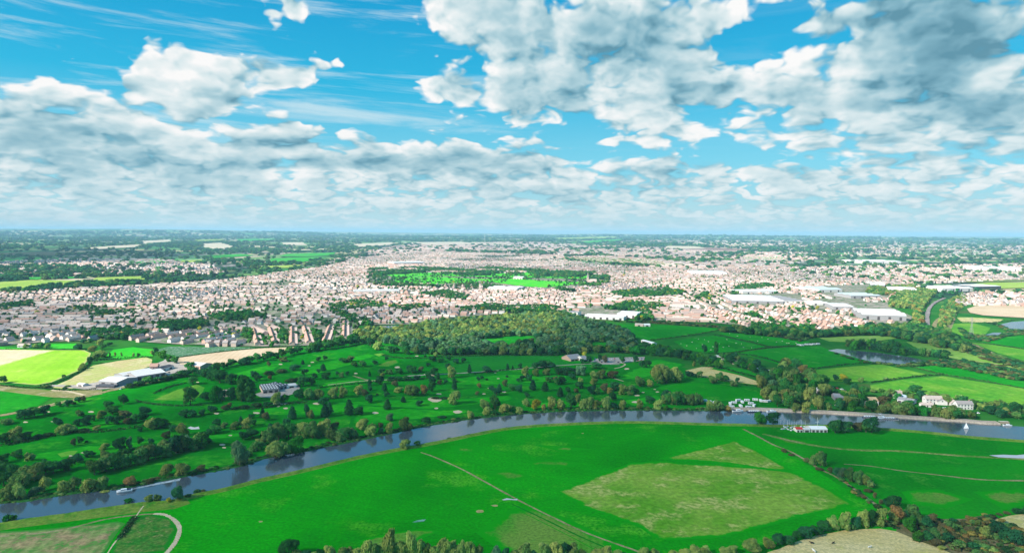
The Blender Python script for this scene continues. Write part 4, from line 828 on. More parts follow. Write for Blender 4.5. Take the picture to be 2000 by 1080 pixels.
# labels: kind, place, and the count from the left where several look alike
ZONES = [('beside the ploughed tan field', 300, 600, 660, 715), ('on the golf course near its left end', -100, 130, 700, 960), ('on the left fairways behind the wooded belt', 130, 270, 700, 900), ('on the golf course below the farm barns', 270, 400, 700, 910), ('around the grey cattle barn', 400, 620, 740, 800), ('on the fairway above the river bend', 400, 620, 800, 900), ('on the upper golf course fairways', 400, 760, 690, 745), ('on the middle fairway of the golf course', 620, 800, 740, 870), ('below the striped practice field', 800, 960, 690, 830), ('on the fairway left of the clubhouse', 960, 1100, 690, 830), ('around the clubhouse car park', 1100, 1280, 660, 730), ('on the fairways below the clubhouse', 1050, 1290, 730, 800), ('around the round dry field', 1270, 1500, 690, 800)]
def ordn(n): return 'only one' if n == 0 else {1: 'first', 2: 'second', 3: 'third'}.get(n, f"{n}{'th' if n % 100 in (11, 12, 13) else {1: 'st', 2: 'nd', 3: 'rd'}.get(n % 10, 'th')}")
def label_trees():
    by = {}
    for o, x, y, words, zone in TREES:
        if zone is None: zone = next((z[0] for z in ZONES if z[1] <= x < z[2] and z[3] <= y < z[4]), 'on the open grass by the river')
        sz = o.scale[0]
        by.setdefault((words, zone), []).append((x, y, o))
    for (words, zone), L in by.items():
        L.sort(key=lambda t: (t[0], t[1]))
        for i, (x, y, o) in enumerate(L):
            o['group'] = 'trees ' + zone
            o['label'] = f'{words} {zone}' if len(L) == 1 else f'{words}, {ordn(i + 1)} from the left {zone}'

# ------------------------------------------------------------------ masses nobody could count: one object each, grown by geometry nodes
def mass(name, pts, kinds, q, label=None, hgt=None, kind='stuff'):
    """pts: array of x, y, width, height ; kinds: list of (shape, leaves)"""
    pts = np.asarray(pts, float); n = len(pts)
    me = bpy.data.meshes.new(name); me.vertices.add(n)
    z = H(pts[:, 0], pts[:, 1])
    me.vertices.foreach_set('co', np.stack([pts[:, 0], pts[:, 1], z], 1).ravel().astype(np.float32))
    a = me.attributes.new('size', 'FLOAT_VECTOR', 'POINT'); a.data.foreach_set('vector', np.stack([pts[:, 2], pts[:, 2], pts[:, 3]], 1).ravel().astype(np.float32))
    a = me.attributes.new('turn', 'FLOAT', 'POINT'); a.data.foreach_set('value', rng.uniform(0, 6.28, n).astype(np.float32))
    a = me.attributes.new('which', 'INT', 'POINT'); a.data.foreach_set('value', (pts[:, 4].astype(np.int32) if pts.shape[1] > 4 else rng.integers(0, len(kinds), n).astype(np.int32)))
    o = link(name, me); tag(o, label, None, None, kind)
    ng = bpy.data.node_groups.new(name, 'GeometryNodeTree'); ng.interface.new_socket('Geometry', in_out='INPUT', socket_type='NodeSocketGeometry'); ng.interface.new_socket('Geometry', in_out='OUTPUT', socket_type='NodeSocketGeometry')
    t = NT(ng); gi = t.new('NodeGroupInput'); go = t.new('NodeGroupOutput'); jn = t.new('GeometryNodeJoinGeometry')
    def attr(nm, ty):
        x = t.new('GeometryNodeInputNamedAttribute', data_type=ty); x.inputs[0].default_value = nm; return x.outputs[0]
    sz = attr('size', 'FLOAT_VECTOR'); tn = attr('turn', 'FLOAT'); wh = attr('which', 'INT')
    rv = t.new('ShaderNodeCombineXYZ'); t.l.new(tn, rv.inputs[2])
    for k, (shape, leaf) in enumerate(kinds):
        src = SOURCE(shape, leaf, q)
        oi = t.new('GeometryNodeObjectInfo'); oi.inputs[0].default_value = src; oi.transform_space = 'ORIGINAL'; oi.inputs['As Instance'].default_value = True
        cmp = t.new('FunctionNodeCompare', data_type='INT', operation='EQUAL'); t.l.new(wh, cmp.inputs[2]); cmp.inputs[3].default_value = k
        ip = t.new('GeometryNodeInstanceOnPoints'); t.l.new(gi.outputs[0], ip.inputs['Points']); t.l.new(cmp.outputs[0], ip.inputs['Selection'])
        t.l.new(oi.outputs['Geometry'], ip.inputs['Instance']); t.l.new(sz, ip.inputs['Scale']); t.l.new(rv.outputs[0], ip.inputs['Rotation'])
        t.l.new(ip.outputs[0], jn.inputs[0])
    t.l.new(jn.outputs[0], go.inputs[0])
    md = o.modifiers.new('grow', 'NODES'); md.node_group = ng
    return o
SRC = {}
def SOURCE(shape, leaf, q):
    """a real tree standing in the wood whose crown the mass repeats"""
    k = (shape, leaf.name, q)
    if k not in SRC:
        V = crown_mesh(shape, 0, q).copy(); V.materials.clear(); V.materials.append(leaf)
        code = next((c for c, v in KIND.items() if v[2] == shape and v[3] is leaf), 'm')
        o = None
        for t_ in sorted(TREES, key=lambda q_: q_[0].scale[0] / q_[0].location.length):
            if KIND_OF[t_[3]] == (shape, leaf.name) and not t_[0].get('src'):
                c = next(ch for ch in t_[0].children if ch.name.startswith('crown'))
                if c.data.name.startswith('crown'):
                    t_[0]['src'] = 1; c.data = V; c.material_slots[0].link = 'DATA'; o = c; break
        SRC[k] = o
        if o is None: print('NOSRC', k)
    return SRC[k]
KIND_OF = {v[4]: (v[2], v[3].name) for v in KIND.values()}
def in_px(poly, n, z=0):
    """random points of land inside a patch of the photograph, evenly spread on the ground"""
    O = [G(*p) for p in poly]; xs = [p.x for p in O]; ys = [p.y for p in O]; P2 = [(p.x, p.y) for p in O]; out_ = np.zeros((0, 2))
    while len(out_) < n:
        X = rng.uniform(min(xs), max(xs), n * 3); Y = rng.uniform(min(ys), max(ys), n * 3); k = inside(X, Y, P2)
        out_ = np.concatenate([out_, np.stack([X[k], Y[k]], 1)])
    return out_[:n]
def area_px(poly):
    P2 = [G(*p) for p in poly]; return abs(sum(a.x * b.y - b.x * a.y for a, b in zip(P2, P2[1:] + P2[:1]))) / 2
def spread(poly, sp, w, h, jit=.3):
    """jittered grid of trees in a patch, spacing sp metres"""
    O = [G(*p) for p in poly]; xs = [p.x for p in O]; ys = [p.y for p in O]; P2 = [(p.x, p.y) for p in O]
    X, Y = np.meshgrid(np.arange(min(xs), max(xs), sp), np.arange(min(ys), max(ys), sp)); X = X.ravel() + rng.uniform(-.45, .45, X.size) * sp; Y = Y.ravel() + rng.uniform(-.45, .45, Y.size) * sp
    k = inside(X, Y, P2); X, Y = X[k], Y[k]; s = rng.uniform(1 - jit, 1 + jit, len(X))
    return np.stack([X, Y, w * s, h * s * rng.uniform(.85, 1.15, len(X))], 1)
def wk(a, which): return np.concatenate([a, np.full((len(a), 1), which)], 1) if np.isscalar(which) else np.concatenate([a, np.asarray(which)[:, None]], 1)
CULLED = []
def cull():
    by = {}
    for t_ in TREES: by.setdefault(t_[0].name.split('.')[0], []).append(t_)
    for nm, L in by.items():
        L.sort(key=lambda t_: -(t_[0].scale[0] * t_[0].scale[2]) / max(1, t_[0].location.length ** 2))
        for t_ in L[290:]:
            o = t_[0]; CULLED.append((o.location.x, o.location.y, o.scale[0], o.scale[2], {'o': 0, 'd': 1, 'm': 2, 'g': 3}.get(next((c for c, v in KIND.items() if v[4] == t_[3]), 'o'), 0)))
            for ch in list(o.children): bpy.data.objects.remove(ch)
            TREES.remove(t_); bpy.data.objects.remove(o)
cull()
if CULLED: mass('small_trees', np.array(CULLED, float), [('round', L_OAK), ('round', L_DARK), ('wide', L_MIX), ('wide', L_GRN)], 'lo', 'smaller green trees standing in hedges and belts')
W1 = [(695, 660), (700, 650), (760, 649), (800, 641), (870, 630), (1000, 621), (1100, 613), (1130, 625), (1160, 633), (1225, 652), (1245, 668), (1235, 690), (1190, 686), (1185, 668), (1155, 668), (1150, 688), (1050, 692), (1050, 672), (1045, 656), (985, 658), (925, 665), (930, 676), (1000, 680), (1040, 672), (1045, 692), (870, 692), (800, 686), (760, 672), (740, 668)]
a = spread(W1, 9, 12.5, 11); X_, Y_, _ = proj(a[:, 0], a[:, 1], 0 * a[:, 0]); q_ = np.where((X_ < 1090) & (Y_ < 660 + (X_ < 900) * 10), np.where(rng.random(len(a)) < .42, 0, np.where(rng.random(len(a)) < .6, 1, 2)), np.where(rng.random(len(a)) < .55, 2, np.where(rng.random(len(a)) < .5, 3, 1)))  # yellower leaves put sunlight into the upper-left crowns, darker ones shade elsewhere
mass('woodland', wk(a, q_), [('wide', L_WIL), ('wide', L_MIX), ('wide', L_SILV), ('round', L_DARK)], 'mid', 'long wood of willows, sunlit part coloured yellower, between the town and the golf course')
W2 = [(1490, 652), (1560, 648), (1600, 655), (1640, 648), (1700, 642), (1780, 640), (1850, 652), (1870, 668), (1890, 690), (1850, 682), (1780, 668), (1760, 662), (1700, 655), (1640, 657), (1600, 661), (1560, 662), (1500, 658), (1420, 650), (1400, 645)]
a = spread(W2, 9, 13, 11.5); mass('woodland', a, [('round', L_OAK), ('wide', L_MIX), ('round', L_DARK)], 'mid', 'belt of green trees along the railway below the houses')
W3 = [(1738, 600), (1740, 585), (1770, 572), (1830, 570), (1812, 590), (1800, 605), (1802, 635), (1785, 640), (1786, 605)]
a = spread(W3, 9, 12, 10); b_ = spread([(1690, 575), (1700, 560), (1780, 560), (1830, 566), (1760, 580)], 11, 12, 9); c_ = spread([(1835, 615), (1850, 590), (1880, 575), (1890, 590), (1870, 612), (1850, 640), (1835, 640)], 11, 9, 8)
a = np.concatenate([a, b_, c_]); mass('woodland', wk(a, rng.choice(4, len(a), p=[.4, .3, .07, .23])), [('wide', L_WIL), ('wide', L_MIX), ('round', L_AUT), ('round', L_OAK)], 'lo', 'yellowing copse right of the white warehouse')
SC = [[(1855, 650), (1880, 668), (1930, 690), (2000, 712), (2100, 735), (2100, 742), (1990, 722), (1920, 702), (1860, 680)], [(1880, 705), (1950, 716), (2100, 750), (2100, 768), (1990, 745), (1880, 722), (1820, 714)], [(1750, 715), (1830, 705), (1890, 706), (1880, 713), (1800, 716)], [(1870, 640), (1900, 655), (1960, 660), (1930, 668), (1890, 664)], [(1920, 630), (1945, 636), (1970, 648), (1950, 660), (1990, 655), (2100, 660), (2100, 650), (1975, 645), (1940, 632)], [(1190, 628), (1300, 633), (1400, 641), (1400, 637), (1300, 629)], [(1400, 638), (1500, 646), (1600, 655), (1560, 668), (1500, 655), (1410, 648)]]
a = np.concatenate([spread(p, 6.5, 9, 4.5) for p in SC]); mass('undergrowth', a, [('bush', L_HEDGE), ('bush', L_MIX), ('bush', L_BRN), ('round', L_DARK)], 'lo', 'scrubby undergrowth along the railway line')
a = np.concatenate([spread(p, 4.0, 4.6, 2.6, .5) for p in ([(1760, 1024), (1800, 1015), (1870, 1015), (1930, 1006), (1985, 1032), (2040, 1060), (2060, 1110), (1950, 1100), (1870, 1078), (1800, 1050)], [(1640, 935), (1660, 945), (1725, 995), (1715, 998), (1670, 968)], [(1700, 1010), (1750, 1018), (1760, 1034), (1700, 1030)])]); mass('undergrowth', a, [('bush', L_MIX), ('bush', L_BRN), ('round', L_AUT), ('bush', L_HEDGE)], 'lo', 'brown and olive scrub beside the dry pasture')
def bank_pts(line, side, o0, o1, sp, w, h, i0=0, i1=None):
    P_ = [G(*p) for p in smooth_line(line[i0:i1], 12)]; r_ = []
    for p, q in zip(P_, P_[1:]):
        d = q - p; L = d.length
        if L < 1e-3: continue
        d.normalize(); n_ = Vector((-d.y, d.x, 0)) * side
        for k in range(np.random.poisson(L / sp) if False else int(L / sp + random.random())):
            v = p + d * random.uniform(0, L) + n_ * random.uniform(o0, o1); s = random.uniform(.5, 1.4); r_.append((v.x, v.y, w * s, h * s))
    return r_
a = bank_pts(FAR_BANK, 1, .5, 9, 1.1, 4.2, 2.2, 0, 27) + bank_pts(FAR_BANK, 1, -.5, 1.5, 2.2, 2.6, 1.4, 0, 26)
mass('undergrowth', a, [('bush', L_HEDGE), ('bush', L_GRN), ('bush', L_MIX)], 'lo', 'reeds and brambles on the far river bank')
a = bank_pts(NEAR_BANK, -1, -.8, 1.2, 3.0, 1.7, 1.0)
mass('undergrowth', a, [('bush', L_MIX), ('bush', L_HEDGE), ('bush', L_BRN)], 'lo', 'reed tufts along the near river bank')

# hedges between fields: each its own thing
HN = []
def hedge(pts, w=2.6, h=2.2, words='low dark hedge', leaf=None, where=''):
    P_ = [G(*p) for p in smooth_line(pts, 8)]; V = []; nl = 0; c = []
    for p, q in zip(P_, P_[1:]):
        d = q - p; L = d.length; n = max(2, int(L * (9 if P_[0].length < 700 else 5)))
        t = rng.random(n); c.append(np.stack([p.x + d.x * t, p.y + d.y * t, p.z + 0 * t], 1))
    c = np.concatenate(c); n = len(c)
    ph = rng.uniform(0, 6.28); s = np.cumsum(np.full(n, .1))
    hh = h * (.75 + .35 * np.sin(c[:, 0] * .21 + ph) * np.sin(c[:, 1] * .17 + 1) + .25 * rng.random(n))
    dv = rng.normal(size=(n, 3)); dv /= np.linalg.norm(dv, axis=1)[:, None]; dv[:, 2] = np.abs(dv[:, 2])
    Pp = c + dv * np.stack([np.full(n, w / 2), np.full(n, w / 2), hh], 1) * rng.uniform(.6, 1, (n, 1))
    nr = dv + rng.normal(size=(n, 3)) * .4; nr /= np.linalg.norm(nr, axis=1)[:, None]
    t_ = np.cross(rng.normal(size=(n, 3)), nr); t_ /= np.linalg.norm(t_, axis=1)[:, None]; b_ = np.cross(nr, t_); z_ = rng.uniform(.5, .95, (n, 1))
    V = np.stack([Pp - t_ * z_, Pp - b_ * z_ * .8, Pp + t_ * z_, Pp + b_ * z_ * .8], 1).reshape(-1, 3); V[:, 2] = np.maximum(V[:, 2], .02)
    o = link('hedge', mesh('hedge', V.tolist(), np.arange(n * 4).reshape(-1, 4).tolist(), leaf or L_HEDGE)); tag(o, f'{words} {where}', 'hedge', 'hedges between the fields'); return o
for pts, w, h, words, where in [
    ([(0, 753), (40, 757), (80, 758), (130, 763), (190, 760)], 4, 2.5, 'long low hedge', 'under the yellow-green crop field'), ([(75, 757), (110, 748), (140, 735), (165, 722), (178, 706)], 3.5, 3, 'curving dark hedge', 'between yellow-green crop and stubble'), ([(180, 706), (220, 702), (260, 699), (297, 697)], 4, 3, 'thick hedge', 'above the striped stubble field'),
    ([(300, 769), (330, 757), (365, 748)], 4, 3, 'straight dark hedge', 'above the pale green paddock'), ([(265, 783), (300, 790), (350, 793), (395, 792)], 3, 3, 'dark hedge', 'below the pale green paddock'), ([(0, 683), (60, 682), (130, 683), (170, 682)], 3, 2.5, 'thin hedge', 'along the top of the yellow-green field'), ([(350, 698), (420, 689), (500, 681), (570, 677), (610, 676)], 4, 2.5, 'straight hedge', 'between allotments and ploughed field'),
    ([(310, 743), (345, 735), (366, 731)], 5, 4, 'dark hedge', 'behind the farm sheds'), ([(130, 838), (170, 845), (230, 840), (290, 832)], 5, 3, 'broad reedy hedge', 'across the left fairways'), ([(0, 872), (60, 862), (110, 850)], 5, 4, 'dark thicket hedge', 'at the left end of the golf course'), ([(475, 800), (520, 797), (560, 790), (600, 786)], 4, 3, 'dark hedge', 'in front of the grey cattle barn'), ([(620, 758), (700, 750), (745, 745)], 4, 3, 'dark hedge', 'across the middle of the golf course'), ([(755, 745), (800, 743), (840, 738)], 4, 3.5, 'dark hedge', 'right of the forked golf path'),
    ([(925, 731), (960, 726), (1020, 720)], 3, 2, 'low hedge', 'beneath the striped practice field'), ([(745, 694), (790, 700), (870, 698), (960, 695), (1090, 695)], 5, 3, 'long hedge', 'along the foot of the long wood'),
    ([(1270, 665), (1330, 658), (1380, 650), (1405, 645), (1420, 640)], 4, 3, 'dark hedge', 'between upper green pasture and sheep'), ([(1395, 655), (1430, 661), (1470, 669), (1500, 677), (1520, 678)], 3, 2.2, 'dark hedge', 'between the two sheep pastures'), ([(1436, 688), (1480, 682), (1520, 678), (1560, 675), (1600, 670)], 3, 2.4, 'dark hedge', 'under the sheep pastures'), ([(1570, 722), (1620, 717), (1660, 712), (1720, 709), (1765, 714)], 4, 3, 'thick dark hedge', 'right of the grove across the pastures'),
    ([(1700, 748), (1750, 741), (1800, 735), (1842, 733)], 4, 3, 'thick dark hedge', 'above the brightest green pasture'), ([(1775, 716), (1810, 724), (1842, 732), (1880, 738), (1940, 748), (2000, 759), (2100, 772)], 3.5, 2.5, 'long hedge', 'running down to the right edge'), ([(1760, 716), (1830, 713), (1890, 712), (1950, 720), (2010, 732)], 6, 3.5, 'broad scrubby hedge', 'below the pale olive pasture'), ([(1890, 668), (1940, 673), (2000, 682), (2060, 690)], 3, 2, 'thin dark hedge', 'between the two far right pastures'),
    ([(1740, 768), (1800, 772), (1860, 780), (1920, 788), (2000, 797)], 5, 4, 'bushy hedge', 'behind the white riverside houses'), ([(1340, 730), (1400, 742), (1450, 752), (1490, 756)], 4, 2.5, 'dark hedge', 'under the round dry field'), ([(1395, 715), (1440, 728), (1490, 740)], 4, 3, 'dark hedge', 'above the round dry field'), ([(235, 1052), (245, 1035), (258, 1018), (264, 1010)], 5, 2, 'dense dark reed hedge', 'inside the looping track'), ([(840, 778), (860, 780), (877, 781)], 3, 3, 'short dark hedge', 'in front of a long bunker'), ([(1700, 1018), (1735, 1024), (1752, 1033)], 4, 3, 'short hedge', 'at the corner of the dry pasture'),
    ([(1540, 714), (1500, 702), (1450, 692), (1420, 690)], 4, 3, 'dark hedge', 'left of the grove by the lane'), ([(1420, 705), (1440, 700), (1465, 708)], 2, 2, 'short hedge', 'beside the white lane buildings'), ([(1860, 628), (1920, 631), (1955, 629), (2000, 623)], 4, 2.5, 'thin hedge', 'beneath the tan lakeside field')]:
    hedge(pts, w, h, words, None, where)

# ------------------------------------------------------------------ buildings
M_BRICK = plain('red_brick', (.50, .32, .25), var=.15, scale=1.5); M_PINK = plain('pink_brick', (.62, .46, .39), var=.12, scale=1.5); M_WHITE = plain('white_render', (.76, .70, .65), var=.05)
M_RRED = plain('red_tiles', (.44, .27, .21), var=.2, scale=1.2); M_RBR = plain('brown_tiles', (.38, .29, .25), var=.2, scale=1.2); M_RGR = plain('grey_slates', (.36, .31, .29), var=.15, scale=1.2); M_RPL = plain('pale_tiles', (.58, .46, .39), var=.15, scale=1.2)
M_GLASS = plain('window_glass', (.05, .07, .09), rough=.15, var=.1); M_DOOR = plain('dark_door', (.08, .07, .07), var=.2)
M_SHEET = plain('pale_sheet_metal', (.60, .58, .56), var=.05, rough=.5); M_SHEETW = plain('white_sheet_metal', (.80, .79, .76), var=.03, rough=.5); M_SHEETG = plain('grey_sheet_metal', (.30, .29, .29), var=.08, rough=.6); M_SHEETD = plain('dark_sheet_metal', (.085, .09, .10), var=.15, rough=.6); M_SHEETB = plain('blue_sheet_metal', (.50, .57, .58), var=.06, rough=.5)
WALLS = [M_BRICK, M_PINK, M_WHITE]; ROOFS = [M_RRED, M_RBR, M_RGR, M_RPL]

HX = []       # every house: x, y, turn, width, depth, eaves, ridge, wall, roof
def streets(poly_px, n_dist, pitch=(24, 31), gap=(9.5, 13), keep=.86, terr=.32):
    O = [(G(*p).x, G(*p).y) for p in poly_px]; A = np.array(O); res = []
    x0, x1, y0, y1 = A[:, 0].min(), A[:, 0].max(), A[:, 1].min(), A[:, 1].max()
    sp_ = math.sqrt((x1 - x0) * (y1 - y0) / n_dist); gx, gy = np.meshgrid(np.arange(x0, x1 + sp_, sp_), np.arange(y0, y1 + sp_, sp_)); cx = gx.ravel() + rng.uniform(-.42, .42, gx.size) * sp_; cy = gy.ravel() + rng.uniform(-.42, .42, gx.size) * sp_; n_dist = len(cx)
    for i in range(n_dist):
        th = rng.choice([0, 0, 0, .25, -.3, .6, 1.2, 1.57]) + rng.normal() * .12; pt = rng.uniform(*pitch); Rr = sp_ * 1.5
        isT = rng.random() < terr; gp = rng.uniform(*gap); c, s = math.cos(th), math.sin(th)
        wmix = rng.dirichlet([3, 6, 4.5]); rmix = rng.dirichlet([4, 5, 2, 6])
        for v in np.arange(-Rr, Rr, pt):
            if int(v / pt) % 7 == 3 and rng.random() < .3: continue
            ph = rng.uniform(0, 9); u = -Rr
            while u < Rr:
                L = rng.uniform(16, 34) if isT else rng.choice([8.5, 12, 13.5])
                u2 = u + L; m = (u + u2) / 2
                x = cx[i] + c * m - s * v; y = cy[i] + s * m + c * v
                u = u2 + (rng.uniform(3, 8) if isT else gp - 7 + rng.uniform(0, 2.5))
                if rng.random() > keep: continue
                if isT: res.append((x, y, th, L, rng.uniform(6.8, 8), rng.uniform(4.8, 5.4), rng.uniform(7.4, 8.4), rng.choice(3, p=wmix), rng.choice(4, p=rmix), i))
                else: res.append((x, y, th + (1.57 if rng.random() < .12 else 0) + rng.normal() * .03, L, rng.uniform(7.4, 9), rng.uniform(4.6, 5.6), rng.uniform(7.2, 8.8), rng.choice(3, p=wmix), rng.choice(4, p=rmix), i))
    a = np.array(res); k = inside(a[:, 0], a[:, 1], O); a = a[k]
    # a house belongs to the nearest district
    dd = np.hypot(a[:, 0:1] - cx[None], a[:, 1:2] - cy[None]); a = a[np.argmin(dd, 1) == a[:, 9].astype(int)]
    return a
def carve(a, polys):
    X_, Y_, D_ = proj(a[:, 0], a[:, 1], H(a[:, 0], a[:, 1]))
    k = np.ones(len(a), bool)
    for p in polys: k &= ~inside(X_, Y_, p)
    return a[k]
SHEDS = []   # filled below, used to keep the houses off the factories
IND = [[(1115, 628), (1120, 605), (1160, 600), (1240, 602), (1260, 628)], [(1425, 596), (1428, 575), (1560, 575), (1575, 592), (1500, 600)], [(1570, 600), (1590, 585), (1690, 582), (1690, 606), (1620, 608)], [(1655, 625), (1700, 592), (1785, 592), (1790, 630), (1740, 632)], [(1610, 560), (1720, 555), (1745, 570), (1740, 585), (1650, 585), (1600, 578)], [(985, 553), (1000, 545), (1075, 553), (1070, 562), (1000, 562)]]
TERR = [[(470, 690), (470, 644), (560, 640), (690, 630), (692, 665), (640, 680)]]
a1 = carve(streets(TOWN, 90), GREENS + IND + TERR + [[(690, 650), (700, 635), (820, 633), (815, 650)], [(305, 640), (560, 600), (600, 604), (380, 650)]][:2])
FT = [[(-100, 530), (0, 512), (150, 505), (330, 508), (420, 520), (440, 535), (200, 540), (0, 540)], [(620, 520), (700, 495), (800, 478), (1000, 472), (1200, 480), (1350, 488), (1500, 492), (1600, 505), (1500, 528), (1300, 524), (1100, 506), (900, 492), (750, 500)], [(1300, 524), (1500, 524), (1700, 520), (2050, 515), (2050, 545), (1800, 556), (1650, 546), (1500, 530)], [(1860, 598), (1880, 575), (1950, 570), (2060, 572), (2060, 600)], [(1240, 468), (1450, 470), (1700, 470), (2000, 480), (2000, 500), (1600, 500), (1400, 484)]]
far = [carve(streets(p, n, pitch=pt, gap=g, keep=kp), [PARK]) for p, n, pt, g, kp in ((FT[0], 18, (30, 44), (11, 18), .6), (FT[1], 60, (30, 42), (11, 16), .7), (FT[2], 40, (30, 44), (11, 16), .7), (FT[3], 8, (26, 32), (10, 13), .9), (FT[4], 40, (50, 80), (16, 30), .32))]
HX = np.concatenate([a1] + far)
clump = 1
def house_mesh(a, chim=False):
    """one mesh from an array of houses"""
    n = len(a); x, y, th, w, d, e, r = a[:, :7].T; c, s = np.cos(th), np.sin(th); z0 = H(x, y)
    def P_(u, v, z): return np.stack([x + c * u - s * v, y + s * u + c * v, z0 + z], 1)
    hw, hd = w / 2, d / 2
    V = [P_(-hw, -hd, -.5), P_(hw, -hd, -.5), P_(hw, hd, -.5), P_(-hw, hd, -.5), P_(-hw, -hd, e), P_(hw, -hd, e), P_(hw, hd, e), P_(-hw, hd, e), P_(-hw, 0, r - .05), P_(hw, 0, r - .05)]
    o = .35
    V += [P_(-hw - o, -hd - o, e - .15), P_(hw + o, -hd - o, e - .15), P_(hw + o, hd + o, e - .15), P_(-hw - o, hd + o, e - .15), P_(-hw - o, 0, r + .05), P_(hw + o, 0, r + .05)]
    F = [(0, 1, 5, 4), (2, 3, 7, 6), (1, 2, 6, 9, 5), (3, 0, 4, 8, 7)]; Fr = [(10, 11, 15, 14), (12, 13, 14, 15)]
    u0 = hw * np.where(x % 1 > .5, .62, -.62)
    V += [P_(u0 + a_, b_, r + c_) for c_ in (-.8, 1.5) for a_, b_ in ((-.45, -.4), (.45, -.4), (.45, .4), (-.45, .4))]
    nv = 24
    V = np.stack(V, 1).reshape(-1, 3)
    faces = []; idx = []
    wi, ri = a[:, 7].astype(int), a[:, 8].astype(int)
    for i in range(n):
        k = i * nv
        for f in F: faces.append(tuple(j + k for j in f)); idx.append(wi[i])
        for f in ((16, 17, 21, 20), (17, 18, 22, 21), (18, 19, 23, 22), (19, 16, 20, 23), (20, 21, 22, 23)): faces.append(tuple(j + k for j in f)); idx.append(0)
        for f in Fr: faces.append(tuple(j + k for j in f)); idx.append(3 + ri[i])
    return V.tolist(), faces, idx
X_, Y_, D_ = proj(HX[:, 0], HX[:, 1], H(HX[:, 0], HX[:, 1]))
ok = (X_ > -60) & (X_ < 2060) & (Y_ > 440); HX, X_, Y_, D_ = HX[ok], X_[ok], Y_[ok], D_[ok]
order = np.argsort(D_ - HX[:, 3] * 2.0)
NOBJ = 285
vis = [i for i in order if 3 < X_[i] < 1998][:NOBJ]
rest = np.setdiff1d(np.arange(len(HX)), vis)
V, F, ix = house_mesh(HX[rest]); o = link('distant_houses', mesh('distant_houses', V, F, WALLS + ROOFS, ix)); tag(o, 'thousands of small pale houses filling the town', kind='stuff')
def hplace(lst):
    X0 = [(0, 130, 'at the left end of town'), (130, 290, 'behind the yellow-green field'), (290, 400, 'above the allotments'), (400, 480, 'behind the ploughed field'), (480, 700, 'around the steep terraces'), (700, 900, 'behind the reedy pond'), (900, 1120, 'above the long wood'), (1120, 1290, 'beside the long factory'), (1290, 1400, 'above the upper green pasture'), (1400, 1520, 'above the sheep pastures'), (1520, 1640, 'behind the railway trees'), (1640, 1800, 'below the white warehouse'), (1800, 2001, 'near the right-hand lake')]
    return X0
WN = ['brick', 'pink-brick', 'white-walled']; RNm = ['red-roofed', 'brown-roofed', 'slate-roofed', 'pale-roofed']
def house_thing(h, name='house', cat='house', parts=None):
    x, y, th, w, d, e, r = h[:7]; wi, ri = int(h[7]), int(h[8])
    o = empty(name, (x, y, float(H(x, y))), th)
    hw, hd = w / 2, d / 2
    m = MB(); m.add([(-hw, -hd, -.5), (hw, -hd, -.5), (hw, hd, -.5), (-hw, hd, -.5), (-hw, -hd, e), (hw, -hd, e), (hw, hd, e), (-hw, hd, e), (-hw, 0, r - .05), (hw, 0, r - .05)], [(0, 1, 5, 4), (2, 3, 7, 6), (1, 2, 6, 9, 5), (3, 0, 4, 8, 7)])
    m.build('wall', WALLS[wi], o)
    k = .4; t = .2; m = MB()
    m.add([(-hw - k, -hd - k, e - .2), (hw + k, -hd - k, e - .2), (hw + k, 0, r), (-hw - k, 0, r), (hw + k, hd + k, e - .2), (-hw - k, hd + k, e - .2), (-hw - k, -hd - k, e - .2 + t), (hw + k, -hd - k, e - .2 + t), (hw + k, 0, r + t), (-hw - k, 0, r + t), (hw + k, hd + k, e - .2 + t), (-hw - k, hd + k, e - .2 + t)],
          [(0, 3, 2, 1), (3, 5, 4, 2), (6, 7, 8, 9), (9, 8, 10, 11), (0, 1, 7, 6), (4, 5, 11, 10), (1, 2, 8, 7), (2, 4, 10, 8), (3, 0, 6, 9), (5, 3, 9, 11)])
    rf = m.build('roof', ROOFS[ri], o)
    nc = max(1, int(w / 9))
    for i in range(nc):
        u = -hw + w * (i + .5) / nc if nc > 1 else random.choice((-1, 1)) * hw * .7
        m = MB(); m.box(u - .45, u + .45, -.35, .35, r - .6, r + 1.3).box(u - .25, u - .05, -.1, .1, r + 1.3, r + 1.7).box(u + .05, u + .25, -.1, .1, r + 1.3, r + 1.7); m.build('chimney', M_BRICK, rf)
    o['category'] = cat; return o
LABH = {}
for i in vis:
    o = house_thing(HX[i], 'terrace' if HX[i][3] > 20 else 'house', 'house')
    z = next(q[2] for q in hplace(0) if q[0] <= X_[i] < q[1])
    LABH.setdefault((RNm[int(HX[i][8])], WN[int(HX[i][7])], 'terrace' if HX[i][3] > 20 else 'house', z), []).append((X_[i], Y_[i], o))
for (rn, wn_, nm, z), L in LABH.items():
    L.sort(key=lambda t: (t[0], t[1]))
    for j, (_, _, o) in enumerate(L):
        o['group'] = 'houses ' + z; o['label'] = f'{rn} {wn_} {nm} {z}' if len(L) == 1 else f'{rn} {wn_} {nm}, {ordn(j + 1)} from the left {z}'
